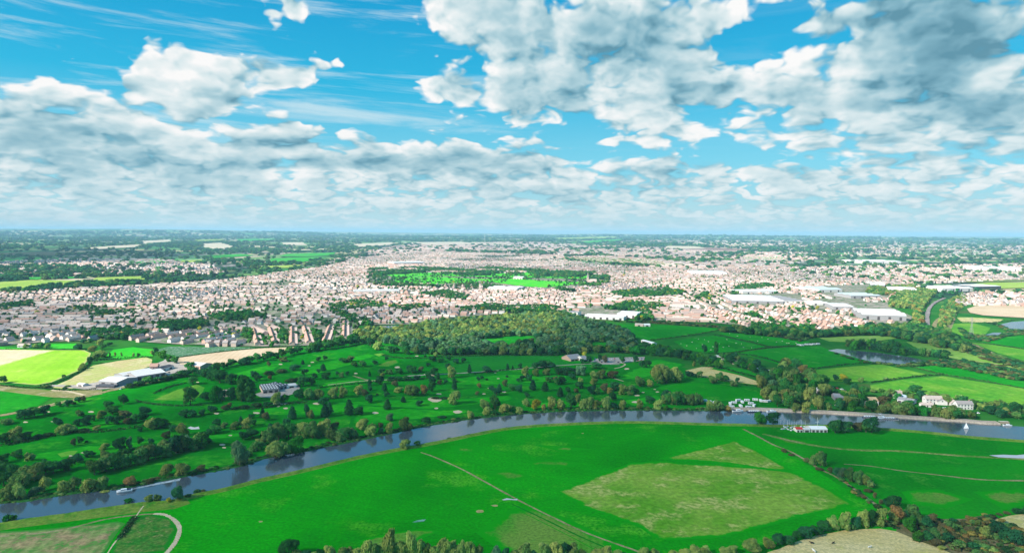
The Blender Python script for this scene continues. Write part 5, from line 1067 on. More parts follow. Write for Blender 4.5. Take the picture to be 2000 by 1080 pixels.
# steep terraces running away from the ploughed field
for k, (a_, b_, wd) in enumerate([((503, 676), (495, 647), 8), ((536, 672), (527, 645), 8), ((570, 676), (570, 644), 8.5), ((603, 673), (594, 643), 8), ((633, 672), (645, 640), 8), ((672, 664), (673, 632), 8), ((518, 655), (490, 640), 8), ((552, 650), (520, 636), 8)]):
    p, q = G(*a_), G(*b_); d = q - p; m_ = (p + q) / 2
    o = house_thing((m_.x, m_.y, math.atan2(d.y, d.x), d.length, wd, 4.8, 7.4, 1, 0 if k < 6 else 1), 'terrace', 'house')
    for j in range(int(d.length / 9)):
        u = -d.length / 2 + 4.5 + 9 * j; m = MB(); m.box(u - 1.8, u + 1.8, -wd / 2 - 4.5, -wd / 2 - .005, -.3, 3.6); m.add([(u - 2, -wd / 2 - 4.7, 3.6), (u + 2, -wd / 2 - 4.7, 3.6), (u + 2, -wd / 2 + 1, 3.6), (u - 2, -wd / 2 + 1, 3.6), (u, -wd / 2 - 4.7, 5.2), (u, -wd / 2 + 1, 5.2)], [(0, 1, 4), (1, 2, 5, 4), (3, 0, 4, 5)]); m.build('rear_wing', M_PINK, o)
    tag(o, ['leftmost', 'second', 'third', 'fourth', 'fifth', 'rightmost', 'short brown left', 'short brown right'][k] + ' long terrace running away behind the ploughed field', None, 'steep terraces')
for k, (x, y) in enumerate([(408, 675), (425, 675.5), (441, 676), (458, 676.5)]):
    p = G(x, y); o = house_thing((p.x, p.y, .05, 7.6, 9, 6, 9.2, 1, 2), 'house', 'house'); tag(o, f'pink-brick house, {ordn(k + 1)} from the left in the row facing the allotments', None, 'row facing the allotments')

def shed(name, label, cat, c0, c1, depth, e, r, wall, roof, base=0.0, bays=1, sky=0, doors=2, group=None, doorm=None):
    """long building: front edge c0-c1 in the photograph, depth metres back"""
    p, q = G(*c0), G(*c1); d = q - p; d.z = 0; w = d.length; th = math.atan2(d.y, d.x); depth *= KS; e *= 1.2; r *= 1.2
    o = empty(name, (p.x, p.y, p.z), th); tag(o, label, cat, group)
    m = MB(); m.box(0, w, 0, depth, -.5, e)
    bw = depth / bays
    for b in range(bays):
        y0 = b * bw; m.prism([(y0, e + .002), (y0 + bw, e + .002), (y0 + bw / 2, r - .1)], .002, w - .002)
    m.build('wall', wall, o)
    m = MB()
    for b in range(bays):
        y0 = b * bw; k = .5
        m.add([(-k, y0 - k * .3, e + .05), (w + k, y0 - k * .3, e + .05), (w + k, y0 + bw / 2, r), (-k, y0 + bw / 2, r), (w + k, y0 + bw + k * .3, e + .05), (-k, y0 + bw + k * .3, e + .05)], [(0, 1, 2, 3), (3, 2, 4, 5)])
        nr = int(w / 6)
        for i in range(1, nr): 
            u = w * i / nr; m.add([(u - .08, y0, e + .15), (u + .08, y0, e + .15), (u + .08, y0 + bw / 2, r + .12), (u - .08, y0 + bw / 2, r + .12)], [(0, 1, 2, 3)])
    rf = m.build('roof', roof, o)
    sl = (r - e) / (bw / 2)
    for b in range(bays):
        for i in range(sky):
            u = w * (i + .5) / sky; m = MB(); y0 = b * bw + bw * .1; y1 = b * bw + bw * .38
            m.add([(u - .9, y0, e + .05 + sl * (y0 - b * bw) + .12), (u + .9, y0, e + .05 + sl * (y0 - b * bw) + .12), (u + .9, y1, e + .05 + sl * (y1 - b * bw) + .12), (u - .9, y1, e + .05 + sl * (y1 - b * bw) + .12)], [(0, 1, 2, 3)]); m.build('skylight', M_SHEET, rf)
    for i in range(doors):
        u = w * (i + .5) / doors; ww = min(2.4, w / doors * .3); m = MB(); m.box(u - ww, u + ww, -.12, -.003, 0, e * .72); m.build('door', doorm or M_DOOR, o)
    return o
for a_ in [
 ('warehouse', 'huge white warehouse at the right edge of town', 'warehouse', (1684, 625), (1770, 628), 70, 10, 13.5, M_SHEETG, M_SHEETW, 0, 3, 0, 4),
 ('factory', 'long low pale factory left of centre, in front of the houses', 'factory', (1142, 622), (1218, 626), 22, 5, 7, M_SHEET, M_SHEET, 0, 2, 0, 6), ('factory', 'taller pale factory wing beside the big brown tree', 'factory', (1205, 621), (1243, 623), 40, 8, 9, M_WHITE, M_SHEET, 0, 2, 0, 3), ('factory', 'small square cream factory at the end of the wood', 'factory', (1110, 617), (1128, 618), 18, 7, 8, M_WHITE, M_SHEETG, 0, 1, 0, 1),
 ('factory', 'widest grey-roofed factory amid the houses', 'factory', (1430, 593), (1530, 595), 105, 7, 9.5, M_SHEETG, M_SHEET, 0, 6, 0, 5), ('factory', 'pale factory right of the widest factory', 'factory', (1532, 594), (1568, 594), 95, 7, 9, M_WHITE, M_SHEETG, 0, 5, 0, 3), ('warehouse', 'long grey warehouse behind the widest factory', 'warehouse', (1450, 575), (1520, 574), 45, 7, 9, M_WHITE, M_SHEET, 0, 3, 0, 3),
 ('warehouse', 'white flat warehouse in front of the blue-roofed ones', 'warehouse', (1628, 606), (1668, 607), 55, 8, 9, M_SHEETG, M_SHEETW, 0, 1, 0, 3), ('warehouse', 'low white warehouse between houses and trees', 'warehouse', (1585, 597), (1618, 597), 35, 6, 7, M_WHITE, M_SHEETW, 0, 2, 0, 2), ('warehouse', 'blue-roofed warehouse left of the copse', 'warehouse', (1662, 584), (1720, 584), 60, 8, 10, M_SHEETG, M_SHEETB, 0, 3, 0, 4), ('warehouse', 'pale blue warehouse furthest left in the estate', 'warehouse', (1600, 572), (1645, 571), 75, 8, 11, M_WHITE, M_SHEETB, 0, 2, 0, 3), ('warehouse', 'white warehouse with rounded bays at the back of the estate', 'warehouse', (1700, 562), (1728, 563), 70, 9, 12, M_SHEETG, M_SHEETW, 0, 2, 0, 2),
 ('warehouse', 'narrow white warehouse behind the copse', 'warehouse', (1735, 570), (1790, 572), 60, 8, 10, M_WHITE, M_SHEETW, 0, 3, 0, 3), ('warehouse', 'long white retail shed behind the railway', 'warehouse', (1840, 570), (1900, 569), 70, 9, 11, M_WHITE, M_SHEETW, 0, 3, 0, 4), ('warehouse', 'dark-fronted long shed near the right edge', 'warehouse', (1905, 566), (1955, 565), 60, 9, 10, M_SHEETD, M_SHEETW, 0, 2, 0, 3),
 ('school', 'pale school building in front of the bright park', 'school', (952, 568), (1010, 570), 60, 8, 10, M_WHITE, M_SHEET, 0, 2, 0, 4), ('mansion', 'white mansion among the park trees', 'mansion', (1003, 546), (1020, 546.5), 18, 7, 10, M_WHITE, M_SHEET, 0, 2, 0, 3), ('school', 'long flat white school left of the park', 'school', (690, 574), (780, 573), 40, 7, 8, M_WHITE, M_SHEET, 0, 1, 0, 6), ('warehouse', 'pale shed group beyond the park', 'warehouse', (1350, 538), (1420, 539), 110, 10, 13, M_WHITE, M_SHEET, 0, 2, 0, 4), ('warehouse', 'distant long white shed right of centre', 'warehouse', (1690, 515), (1760, 515), 160, 12, 15, M_WHITE, M_SHEETW, 0, 2, 0, 3), ('warehouse', 'distant pale shed at the right', 'warehouse', (1900, 528), (2000, 530), 160, 11, 14, M_WHITE, M_SHEETW, 0, 2, 0, 3), ('warehouse', 'distant brick-fronted shed left of the park', 'warehouse', (770, 518), (830, 517), 90, 10, 13, M_PINK, M_SHEET, 0, 2, 0, 3),
 ('barn', 'pale grey barn nearest the pale track', 'barn', (193, 752), (228, 755), 20, 4.2, 6.2, M_SHEETG, M_SHEET, 0, 1, 0, 2), ('barn', 'long narrow barn with a pale roof, farthest left of the pair', 'barn', (242, 741), (300, 730), 13, 4, 5.6, M_SHEETG, M_SHEET, 0, 1, 0, 5), ('barn', 'wide pale-roofed barn in front of the brick farmhouse', 'barn', (267, 744), (324, 735), 20, 4.5, 6.8, M_SHEETG, M_SHEET, 0, 1, 0, 5), ('barn', 'low dark shed beside the caravans', 'barn', (314, 727), (340, 719), 9, 3, 4.2, M_WHITE, M_SHEETD, 0, 1, 0, 2), ('barn', 'pale-roofed shed at the tip of the ploughed field', 'barn', (369, 720), (391, 722), 14, 4, 6, M_BRICK, M_SHEET, 0, 1, 0, 2), ('barn', 'small dark lean-to beside the silage heaps', 'barn', (187, 757), (222, 758), 6, 1.8, 2.6, M_SHEETD, M_SHEETD, 0, 2, 0, 3), ('barn', 'small pale shed by the farm gate', 'barn', (150, 754), (162, 755), 5, 2, 3, M_WHITE, M_SHEET, 0, 1, 0, 1),
 ('barn', 'large dark cattle barn with rows of skylights', 'barn', (513, 769), (545, 766), 20, 3.4, 4.6, M_PINK, M_SHEETD, 0, 4, 6, 3), ('barn', 'open dark barn joined to the cattle barn', 'barn', (546, 762), (562, 758), 16, 3.4, 4.6, M_SHEETG, M_SHEETD, 0, 3, 3, 2), ('barn', 'low white shed right of the cattle barn', 'barn', (560, 759), (579, 757), 8, 2.6, 3.5, M_WHITE, M_SHEET, 0, 1, 0, 1),
 ('clubhouse', 'grey-roofed golf clubhouse beside the yellow tree', 'clubhouse', (1115, 706), (1137, 703.5), 15, 2.6, 6.5, M_BRICK, M_SHEETG, 0, 1, 0, 3), ('clubhouse', 'small slate-roofed wing right of the clubhouse', 'clubhouse', (1140, 707), (1150, 706), 14, 3, 6, M_WHITE, M_SHEETG, 0, 1, 0, 1),
 ('barn', 'small white barn on the upper green pasture', 'barn', (1258, 638), (1270, 638), 8, 3, 4.5, M_WHITE, M_SHEETW, 0, 1, 0, 1), ('barn', 'brown shed on the upper green pasture', 'barn', (1240, 637), (1256, 638), 8, 3, 4.5, M_PINK, M_RPL, 0, 1, 0, 1), ('barn', 'long pale shed where lane meets the wood', 'barn', (1252, 668), (1274, 674), 6, 2.5, 3.5, M_WHITE, M_SHEETW, 0, 1, 0, 3),
 ('boat_shed', 'white-roofed boat shed by the tall mast', 'boat shed', (1585, 844), (1616, 844.5), 8, 2.4, 3.6, M_SHEET, M_SHEETW, 0, 1, 0, 4), ('boat_shed', 'red-roofed white boat hut', 'boat shed', (1556, 844), (1568, 844), 5, 2.2, 3.3, M_WHITE, plain('red_sheet', (.55, .05, .04)), 0, 1, 0, 2), ('boat_shed', 'small grey hut between red hut and white shed', 'boat shed', (1570, 844), (1582, 844), 4, 2.2, 3, M_SHEET, M_SHEET, 0, 1, 0, 1),
 ('bungalow', 'white lane bungalow with a tan roof', 'bungalow', (1689, 792), (1716, 793), 12, 4, 6.4, M_WHITE, M_DRYR if False else plain('tan_roof', (.50, .35, .20)), 0, 1, 0, 3), ('workshop', 'long grey workshop left of the white pub', 'workshop', (1752, 786), (1782, 791), 9, 3, 4.6, M_SHEET, M_SHEETG, 0, 1, 0, 3), ('workshop', 'low blue-grey shed on the lane', 'workshop', (1745, 777), (1768, 782), 8, 2.8, 4, M_WHITE, M_SHEETB, 0, 1, 0, 2), ('workshop', 'pale flat shed among lane trees', 'workshop', (1594, 768), (1612, 770), 12, 3.5, 5, M_WHITE, M_SHEET, 0, 1, 0, 2), ('workshop', 'slate shed among parked cars', 'workshop', (1630, 782), (1648, 783), 10, 3.2, 5.4, M_SHEETG, M_SHEETG, 0, 1, 0, 2)]:
    shed(*a_)

def villa(name, label, cat, c, w, d, e, r, th, wi, ri, nwin=4, floors=2):
    p = G(*c); w *= .85; d *= .8; e *= .88; r *= .88; o = house_thing((p.x, p.y, th, w, d, e, r, wi, ri), name, cat); o['label'] = label
    for f in range(floors):
        for i in range(nwin):
            u = -w / 2 + w * (i + .5) / nwin; z = 1.0 + f * 2.6
            if f == 0 and i == nwin // 2:
                m = MB(); m.box(u - .5, u + .5, -d / 2 - .08, -d / 2 - .003, 0, 2.1); m.build('door', M_DOOR, o)
                continue
            m = MB(); m.box(u - .55, u + .55, -d / 2 - .05, -d / 2 - .003, z, z + 1.3); w_ = m.build('window', M_GLASS, o)
            m = MB(); m.box(u - .7, u + .7, -d / 2 - .14, -d / 2 - .052, z - .12, z - .02); m.build('sill', M_WHITE, w_)
    for s_ in (-1, 1):
        m = MB(); m.box(s_ * (w / 2 + .03) - .025, s_ * (w / 2 + .03) + .025, -.6, .6, 3.4, 4.6); m.build('window', M_GLASS, o)
    return o
villa('house', 'tall white riverside house with a slate roof and rows of windows', 'house', (1881, 798), 19, 9, 6.4, 9.6, -.05, 2, 2, 5)
villa('house', 'white gabled cottage left of the tall riverside house', 'house', (1862, 792), 9, 10, 3.4, 7, 1.4, 2, 3, 2, 1)
villa('pub', 'biggest white building on the riverside lane', 'pub', (1821, 787), 20, 11, 6.0, 9.2, -.12, 2, 3, 5)
villa('pub_wing', 'white wing with a bluish roof right of the big white building', 'building', (1838, 789), 10, 12, 4, 7.2, 1.3, 2, 2, 2, 1)
villa('house', 'low white range in front of the big white building', 'house', (1809, 794), 14, 7, 2.8, 5, -.1, 2, 3, 3, 1)
villa('house', 'pink-walled house with a brown roof behind the lane', 'house', (1748, 774), 15, 9, 4.6, 8, -.4, 1, 1, 3)
villa('farmhouse', 'red brick farmhouse with a steep roof above the barns', 'farmhouse', (302, 724), 11, 10, 7, 11, .2, 0, 0, 3)
villa('house', 'pale gabled house hidden beside the tall poplars', 'house', (443, 774), 8, 8, 5, 8.5, .3, 1, 3, 2)
villa('house', 'pink cottage at the back of the lane', 'house', (1556, 726), 13, 8, 3.5, 6.4, -.3, 1, 0, 3, 1)
villa('lodge', 'white lodge in the lane of parked caravans', 'lodge', (1416, 702), 12, 8, 3, 5, -.35, 2, 3, 3, 1)
villa('lodge', 'red-roofed lodge on the lane', 'lodge', (1437, 711), 10, 8, 3, 5.5, -.35, 1, 0, 3, 1)
villa('house', 'white cottage farthest left on the town edge field', 'house', (48, 678), 20, 9, 3.5, 6, .1, 2, 3, 3, 1)

# vehicles
M_CAR = [plain('white_paint', (.75, .75, .74), rough=.3, var=.02), plain('grey_paint', (.30, .31, .33), rough=.3, var=.02), plain('dark_paint', (.04, .05, .06), rough=.3, var=.02), plain('red_paint', (.45, .04, .03), rough=.3, var=.02), plain('blue_paint', (.05, .12, .30), rough=.3, var=.02)]
CN = ['white', 'grey', 'black', 'red', 'blue']; M_TYRE = plain('tyre', (.02, .02, .02))
def wheels(o, xs, y, r=.33):
    for x in xs:
        for s in (-1, 1):
            m = MB(); m.tube([(x, s * y - .1, r), (x, s * y + .1, r)], r, 10); m.build('wheel', M_TYRE, o)
def car_proto(k):
    o = empty('parked_car'); m = MB()
    m.loft([[(x, -w, z0), (x, w, z0), (x, w * .98, z1), (x, -w * .98, z1)] for x, w, z0, z1 in ((-2.1, .75, .35, .75), (-1.9, .87, .25, .9), (-.8, .9, .22, .95), (.9, .9, .22, .95), (1.9, .87, .25, .82), (2.15, .72, .35, .65))]); m.build('body', M_CAR[k], o)
    m = MB(); m.loft([[(x, -w, z0), (x, w, z0), (x, w * .85, z1), (x, -w * .85, z1)] for x, w, z0, z1 in ((-1.6, .78, .9, .95), (-1.1, .78, .9, 1.42), (.4, .78, .9, 1.45), (1.15, .76, .9, .96))]); m.build('cabin', M_GLASS, o)
    m = MB(); m.box(-1.0, .35, -.64, .64, 1.44, 1.49); m.build('roof', M_CAR[k], o); wheels(o, (-1.3, 1.3), .82); return o
def van_proto():
    o = empty('caravan'); m = MB(); m.prism([(-1.1, .5), (1.1, .5), (1.15, 1.2), (1.1, 2.5), (-1.1, 2.5), (-1.15, 1.2)], -2.9, 2.7); m.build('body', M_CAR[0], o)
    for x in (-1.9, 0, 1.7):
        m = MB(); m.box(x - .45, x + .45, -1.2, -1.155, 1.3, 1.95); m.build('window', M_GLASS, o)
    m = MB(); m.box(-.1, .1, -.06, .06, .4, .5).box(2.7, 3.7, -.05, .05, .42, .52); m.build('tow_bar', M_SHEETG, o); wheels(o, (0,), 1.0); return o
PV = {}
def copy_tree(o, parent=None):
    c = o.copy(); C.objects.link(c); c.parent = parent
    for ch in o.children: copy_tree(ch, c)
    return c
def put(kind, x, y, rot, z=0):
    new = kind not in PV
    if new: PV[kind] = car_proto(kind) if isinstance(kind, int) else van_proto() if kind == 'van' else PMAKE[kind]()
    o = PV[kind] if new else copy_tree(PV[kind])
    o.location = G(x, y, z); o.rotation_euler.z = rot; return o
def park(lst, cat, group, words):
    by = {}
    for kind, x, y, rot in lst:
        o = put(kind, x, y, rot); by.setdefault(CN[kind] if isinstance(kind, int) else 'white', []).append((x, y, o))
    for cn, L in by.items():
        L.sort(key=lambda t: t[:2])
        for j, (_, _, o) in enumerate(L): tag(o, f'{cn} {words[0]} {words[1]}' if len(L) == 1 else f'{cn} {words[0]}, {ordn(j + 1)} from the left {words[1]}', cat, group)
R_ = random.uniform
park([(random.choice([0, 0, 1, 2, 3, 4]), x + R_(-1, 1), y, R_(-.2, .2) + 1.57) for y in (701, 704.5, 708) for x in np.arange(1162, 1256, 6.5) if random.random() < .8 and not (y > 707 and x > 1215)], 'car', 'cars in the clubhouse car park', ('car', 'in the clubhouse car park'))
park([(random.choice([0, 0, 1, 2, 3]), x + R_(-2, 2), y + R_(-2, 2), R_(0, 3)) for x, y in [(1580, 748), (1590, 751), (1600, 753), (1622, 757), (1634, 758), (1642, 760), (1650, 762), (1628, 772), (1640, 775), (1652, 776), (1664, 778), (1672, 766), (1622, 790), (1635, 790), (1700, 782), (1712, 783), (1724, 797), (1735, 799), (1760, 797), (1772, 800), (1785, 798), (1846, 797), (1900, 806), (1910, 808), (1790, 782)]], 'car', 'cars along the riverside lane', ('car', 'along the riverside lane'))
park([(random.choice([0, 1, 2]), x, y, R_(0, 3)) for x, y in [(333, 738), (339, 731), (346, 728), (352, 727), (330, 728), (372, 727), (247, 757), (236, 760)]], 'car', 'cars in the farm yard', ('car', 'in the farm yard'))
park([('van', x + R_(-1, 1), y + R_(-.7, .7), R_(-.4, .4) + (0 if i % 3 else 1.2)) for i, (x, y) in enumerate([(1426, 790), (1434, 788), (1442, 784), (1450, 787), (1459, 783), (1466, 790), (1473, 794), (1462, 797), (1476, 783), (1486, 784), (1494, 786), (1501, 786), (1396, 787), (1385, 786), (1376, 785), (1366, 784), (1356, 785), (1428, 797), (1446, 795), (1534, 790), (1530, 786)])], 'caravan', 'caravans by the river', ('caravan', 'on the riverside caravan site'))
park([('van', x, y, R_(-.3, .3)) for x, y in [(1560, 675), (1567, 675.5), (1575, 674), (1583, 674), (1590, 673.5), (1598, 673)]], 'caravan', 'caravans in the pasture corner', ('caravan', 'in the corner of the sheep pasture'))
park([('van', x, y, R_(-.6, .3)) for x, y in [(1400, 697), (1409, 698), (1424, 703), (1430, 706), (1446, 715), (1480, 722), (1490, 724), (1500, 726), (1508, 729), (1470, 718)]], 'caravan', 'caravans along the lane', ('caravan', 'along the lane through the trees'))

# boats
M_HULL = plain('white_hull', (.80, .80, .80), rough=.35, var=.02); M_SAIL = plain('white_sail', (.85, .85, .83), var=.02); M_MAST = plain('mast_metal', (.75, .75, .75), rough=.4, var=.05); M_NAVY = plain('navy_hull', (.03, .06, .12), rough=.4); M_WOOD = plain('weathered_timber', (.30, .24, .18), var=.3, scale=2)
def hull(L, W, h, n=9):
    S_ = []
    for i in range(n):
        t = i / (n - 1); w = W / 2 * (math.sin(math.pi * min(1, (t * .62 + .38))) ** .55 if t < .97 else .04); w = max(w, .03); x = -L / 2 + L * t; k = .25 * t * t * h
        S_.append([(x, -w * .55, -.25), (x, w * .55, -.25), (x, w * .95, h * .5), (x, w, h + k), (x, -w, h + k), (x, -w * .95, h * .5)])
    return MB().loft(S_)
def cruiser(L=9.5):
    o = empty('motor_cruiser'); hull(L, 3.2, 1.2).build('hull', M_HULL, o)
    MB().prism([(-1.2, 1.2), (1.2, 1.2), (1.0, 2.2), (-1.0, 2.2)], -L * .15, L * .22).build('cabin', M_HULL, o)
    for s in (-1, 1): MB().box(-L * .1, L * .18, s * 1.12 - .03, s * 1.12 + .03, 1.5, 1.95).build('window', M_GLASS, o)
    MB().add([(L * .22, -1.1, 1.25), (L * .22, 1.1, 1.25), (L * .19, .95, 2.1), (L * .19, -.95, 2.1), (L * .24, -1.1, 1.25), (L * .24, 1.1, 1.25), (L * .21, .95, 2.1), (L * .21, -.95, 2.1)], [(0, 1, 2, 3), (4, 7, 6, 5), (0, 4, 5, 1), (3, 2, 6, 7), (0, 3, 7, 4), (1, 5, 6, 2)]).build('windscreen', M_GLASS, o)
    MB().box(-L * .42, -L * .17, -1.1, 1.1, 1.05, 1.5).build('cockpit', M_NAVY, o); return o
def dinghy():
    o = empty('sailing_dinghy'); hull(4.6, 1.7, .6).build('hull', M_HULL, o); MB().tube([(.5, 0, .3), (.5, 0, 7.2)], [.07, .04]).build('mast', M_MAST, o)
    MB().add([(.35, .0, 1.0), (-2.1, .5, 1.1), (.42, .05, 7.0), (-.6, .42, 4.2), (.35, .03, 1.0), (-2.1, .53, 1.1), (.42, .08, 7.0), (-.6, .45, 4.2)], [(0, 1, 3, 2), (4, 6, 7, 5)]).build('mainsail', M_SAIL, o)
    MB().add([(.6, .05, 1.0), (2.2, .0, .8), (.56, .05, 5.6), (.6, .08, 1.0), (2.2, .03, .8), (.56, .08, 5.6)], [(0, 1, 2), (3, 5, 4)]).build('jib', M_SAIL, o)
    MB().tube([(.4, 0, .95), (-2.1, .5, 1.0)], .05).build('boom', M_MAST, o); return o
def narrow():
    o = empty('narrowboat'); hull(15, 2.1, .9).build('hull', M_NAVY, o); MB().prism([(-.9, .9), (.9, .9), (.75, 1.75), (-.75, 1.75)], -6, 4.6).build('cabin', M_HULL, o)
    for i in range(5):
        for s in (-1, 1): MB().box(-5 + i * 2.1, -4 + i * 2.1, s * .87 - .04, s * .87 + .04, 1.15, 1.5).build('window', M_GLASS, o)
    return o
def moored():
    o = empty('moored_dinghy'); hull(4.6, 1.7, .6).build('hull', M_HULL, o); MB().tube([(.4, 0, .3), (.4, 0, 6.2)], [.06, .04]).build('mast', M_MAST, o)
    MB().tube([(.3, 0, 1.0), (-1.9, 0, 1.0)], .16).build('furled_sail', random.choice([M_SAIL, M_CAR[3], M_CAR[4]]), o); return o
PMAKE = dict(cruiser=cruiser, dinghy=dinghy, narrow=narrow, moored=moored)
def tagb(o, lab, cat, grp=None, s=1): o.scale = (s, s, s); return tag(o, lab, cat, grp)
tagb(put('cruiser', 243, 962, -2.75, .75), 'white motor cruiser under way with a wake behind it', 'boat')
tagb(put('dinghy', 1887, 838, 2.9, .75), 'small sailing dinghy with white sails on the open river', 'boat', None, .85)
tagb(put('cruiser', 1441, 805.5, .05, .75), 'long white cruiser moored at the left end of the towpath', 'boat', 'moored boats', 1.2)
tagb(put('narrow', 1474, 806, .03, .75), 'dark narrowboat moored beside the long white cruiser', 'boat', 'moored boats')
tagb(put('cruiser', 1507, 806, .03, .75), 'white cruiser moored right of the dark narrowboat', 'boat', 'moored boats')
tagb(put('narrow', 1700, 816.5, -.08, .75), 'narrowboat moored left of the white gangway', 'boat', 'moored boats'); tagb(put('narrow', 1738, 819.5, -.1, .75), 'narrowboat moored right of the white gangway', 'boat', 'moored boats'); tagb(put('cruiser', 1718, 819, -.1, .75), 'cruiser moored right under the white gangway', 'boat', 'moored boats')
tagb(put('cruiser', 1968, 833, -.2, .75), 'white cruiser moored at the lock mouth near the right edge', 'boat', 'moored boats', .8)
BL = [(1525, 831), (1531, 833), (1537, 834), (1541, 831), (1546, 835), (1551, 832), (1556, 836), (1530, 838), (1538, 838), (1546, 840), (1565, 833), (1574, 834)]
for j, (x, y) in enumerate(BL): tag(put('moored', x, y, R_(0, 3), .05), f'small sailing boat laid up ashore, {ordn(j + 1)} from the left beside the boat huts', 'boat', 'boats ashore at the boat yard')
# wake
wk_ = [G(x, y) for x, y in ((254, 958), (275, 953), (300, 948), (335, 941), (352, 938))]
V = []
for i, p in enumerate(wk_): w = .5 + i * .5; V += [(p.x - w * .3, p.y + w, .79), (p.x + w * .3, p.y - w, .79)]
sheet('wake', None, field_mat('foam', (.45, .5, .52), (.2, .25, .28), (.5, .56, .58), thr=.5, s1=.3, s2=1.0), z=.775, world=[v[:2] for v in V[::2]] + [v[:2] for v in V[1::2]][::-1])
# flag mast, gangway, pontoons
o = empty('yacht_mast', G(1596, 842)); tag(o, 'tall white flag mast with crossbar by the boat shed', 'mast'); MB().tube([(0, 0, 0), (0, 0, 13)], [.16, .08]).build('pole', M_MAST, o); MB().tube([(-1.7, 0, 8.6), (1.7, 0, 8.6)], .09).build('yard', M_MAST, o); MB().tube([(0, 0, 8), (1.4, 0, 10.5)], .06).build('gaff', M_MAST, o)
o = empty('gangway', G(1718, 813, 2.3), -.1); tag(o, 'white sloping gangway down to the pontoon', 'gangway'); m = MB(); m.add([(-1, 0, 0), (1, 0, 0), (2.4, -9, -1.1), (.4, -9, -1.1), (-1, 0, .2), (1, 0, .2), (2.4, -9, -.9), (.4, -9, -.9)], [(0, 3, 2, 1), (4, 5, 6, 7), (0, 1, 5, 4), (1, 2, 6, 5), (2, 3, 7, 6), (3, 0, 4, 7)]); m.build('deck', M_MAST, o)
for s in (0, 1): m = MB(); m.tube([(-1 + 2 * s, 0, 1.2), (.4 + 2 * s, -9, .1)], .07); m.tube([(-1 + 2 * s, 0, 0), (-1 + 2 * s, 0, 1.2)], .06); m.tube([(.4 + 2 * s, -9, -1), (.4 + 2 * s, -9, .1)], .06); m.tube([(-.3 + 2 * s, -4.5, -.5), (-.3 + 2 * s, -4.5, .65)], .06); m.build('railing', M_MAST, o)
p, q = G(1685, 815.5), G(1755, 821); o = empty('pontoon', (p.x, p.y, .8), math.atan2(q.y - p.y, q.x - p.x)); tag(o, 'long grey mooring pontoon under the towpath', 'pontoon'); MB().box(0, (q - p).length, -2.4, -.9, 0, .35).build('deck', M_SHEETG, o)
for i in range(9): MB().tube([(2 + i * 4.4, -2.5, -.6), (2 + i * 4.4, -2.5, 1.5)], .14).build('post', M_WOOD, o)
# lock gate
o = empty('lock_gate', G(1962, 828), -.2); tag(o, 'dark timber lock gate at the right end of the towpath', 'gate'); MB().box(-4, 4, -.2, .2, 0, 2.6).build('gate_leaf', M_WOOD, o); MB().box(-5.5, 3, -.25, .1, 2.62, 2.95).build('balance_beam', M_WHITE, o)

# sheep and cattle : one continuous body each
M_WOOL = plain('wool', (.62, .58, .50), var=.08); M_COWW = plain('white_hide', (.72, .68, .60), var=.1); M_COWD = plain('dark_hide', (.04, .03, .025), var=.2)
def animal(kind):
    cow = kind != 'sheep'; bm = bmesh.new(); vs = []; s = 1.0 if cow else .55
    J = [((0, 0, 1.0), .34, -1), ((.55, 0, 1.02), .36, 0), ((-.6, 0, 1.05), .33, 0), ((.95, 0, 1.15), .22, 1), ((1.3, 0, 1.25 if cow else 1.3), .17, 3), ((1.6, 0, 1.12), .11, 4), ((-.9, 0, .95), .09, 2), ((-.98, 0, .5), .04, 6)]
    for sd in (-1, 1):
        k = len(J); J += [((.6, sd * .2, .7), .13, 1), ((.58, sd * .21, .38), .075, k), ((.6, sd * .21, .03), .07, k + 1)]
        k = len(J); J += [((-.65, sd * .2, .75), .16, 2), ((-.78, sd * .21, .42), .08, k), ((-.7, sd * .21, .03), .07, k + 1)]
        J += [((1.22, sd * .2, 1.42), .05, 4)]
    me = bpy.data.meshes.new(kind); me.from_pydata([tuple(c * s for c in j[0]) for j in J], [(i, j[2]) for i, j in enumerate(J) if j[2] >= 0], [])
    o = link(kind, me); m = o.modifiers.new('skin', 'SKIN'); sv = me.skin_vertices[0].data
    for i, j in enumerate(J): r = j[1] * s * (1.25 if (not cow and i < 4) else 1); sv[i].radius = (r, r); sv[i].use_root = i == 0
    o.modifiers.new('sub', 'SUBSURF').levels = 1; o.modifiers['sub'].render_levels = 1
    me.materials.append({'sheep': M_WOOL, 'white_cow': M_COWW, 'dark_cow': M_COWD}[kind]); return o
AP = {}
def beast(kind, x, y, rot, label, cat, grp, s=1):
    o = AP[kind].copy() if kind in AP else animal(kind)
    if kind in AP: C.objects.link(o)
    AP.setdefault(kind, o); o.name = 'sheep' if kind == 'sheep' else 'cow'; o.location = G(x, y); o.rotation_euler.z = rot; o.scale = (s, s, s); tag(o, label, cat, grp); return o
beast('white_cow', 1590, 1078, 1.9, 'white cow facing away at the bottom of the dry pasture', 'cow', 'cattle on the dry pasture', 1.25); beast('white_cow', 1698, 1070, .2, 'white cow grazing right of the others', 'cow', 'cattle on the dry pasture', 1.1)
beast('dark_cow', 1586, 1062, 2.9, 'dark brown cow, left of the two dark ones', 'cow', 'cattle on the dry pasture', 1.1); beast('dark_cow', 1627, 1062, .4, 'dark brown cow, right of the two dark ones', 'cow', 'cattle on the dry pasture')
SH = [(1330, 672), (1341, 676), (1352, 669), (1360, 681), (1372, 674), (1384, 668), (1393, 678), (1405, 672), (1413, 679), (1424, 677), (1438, 671), (1452, 679), (1468, 680), (1376, 664), (1420, 664), (1388, 684), (1364, 663), (1448, 672)]
for j, (x, y) in enumerate(sorted(SH)): beast('sheep', x, y, R_(0, 6), f'white sheep grazing, {ordn(j + 1)} from the left in the lower sheep pasture', 'sheep', 'sheep in the lower pasture', 1.7)
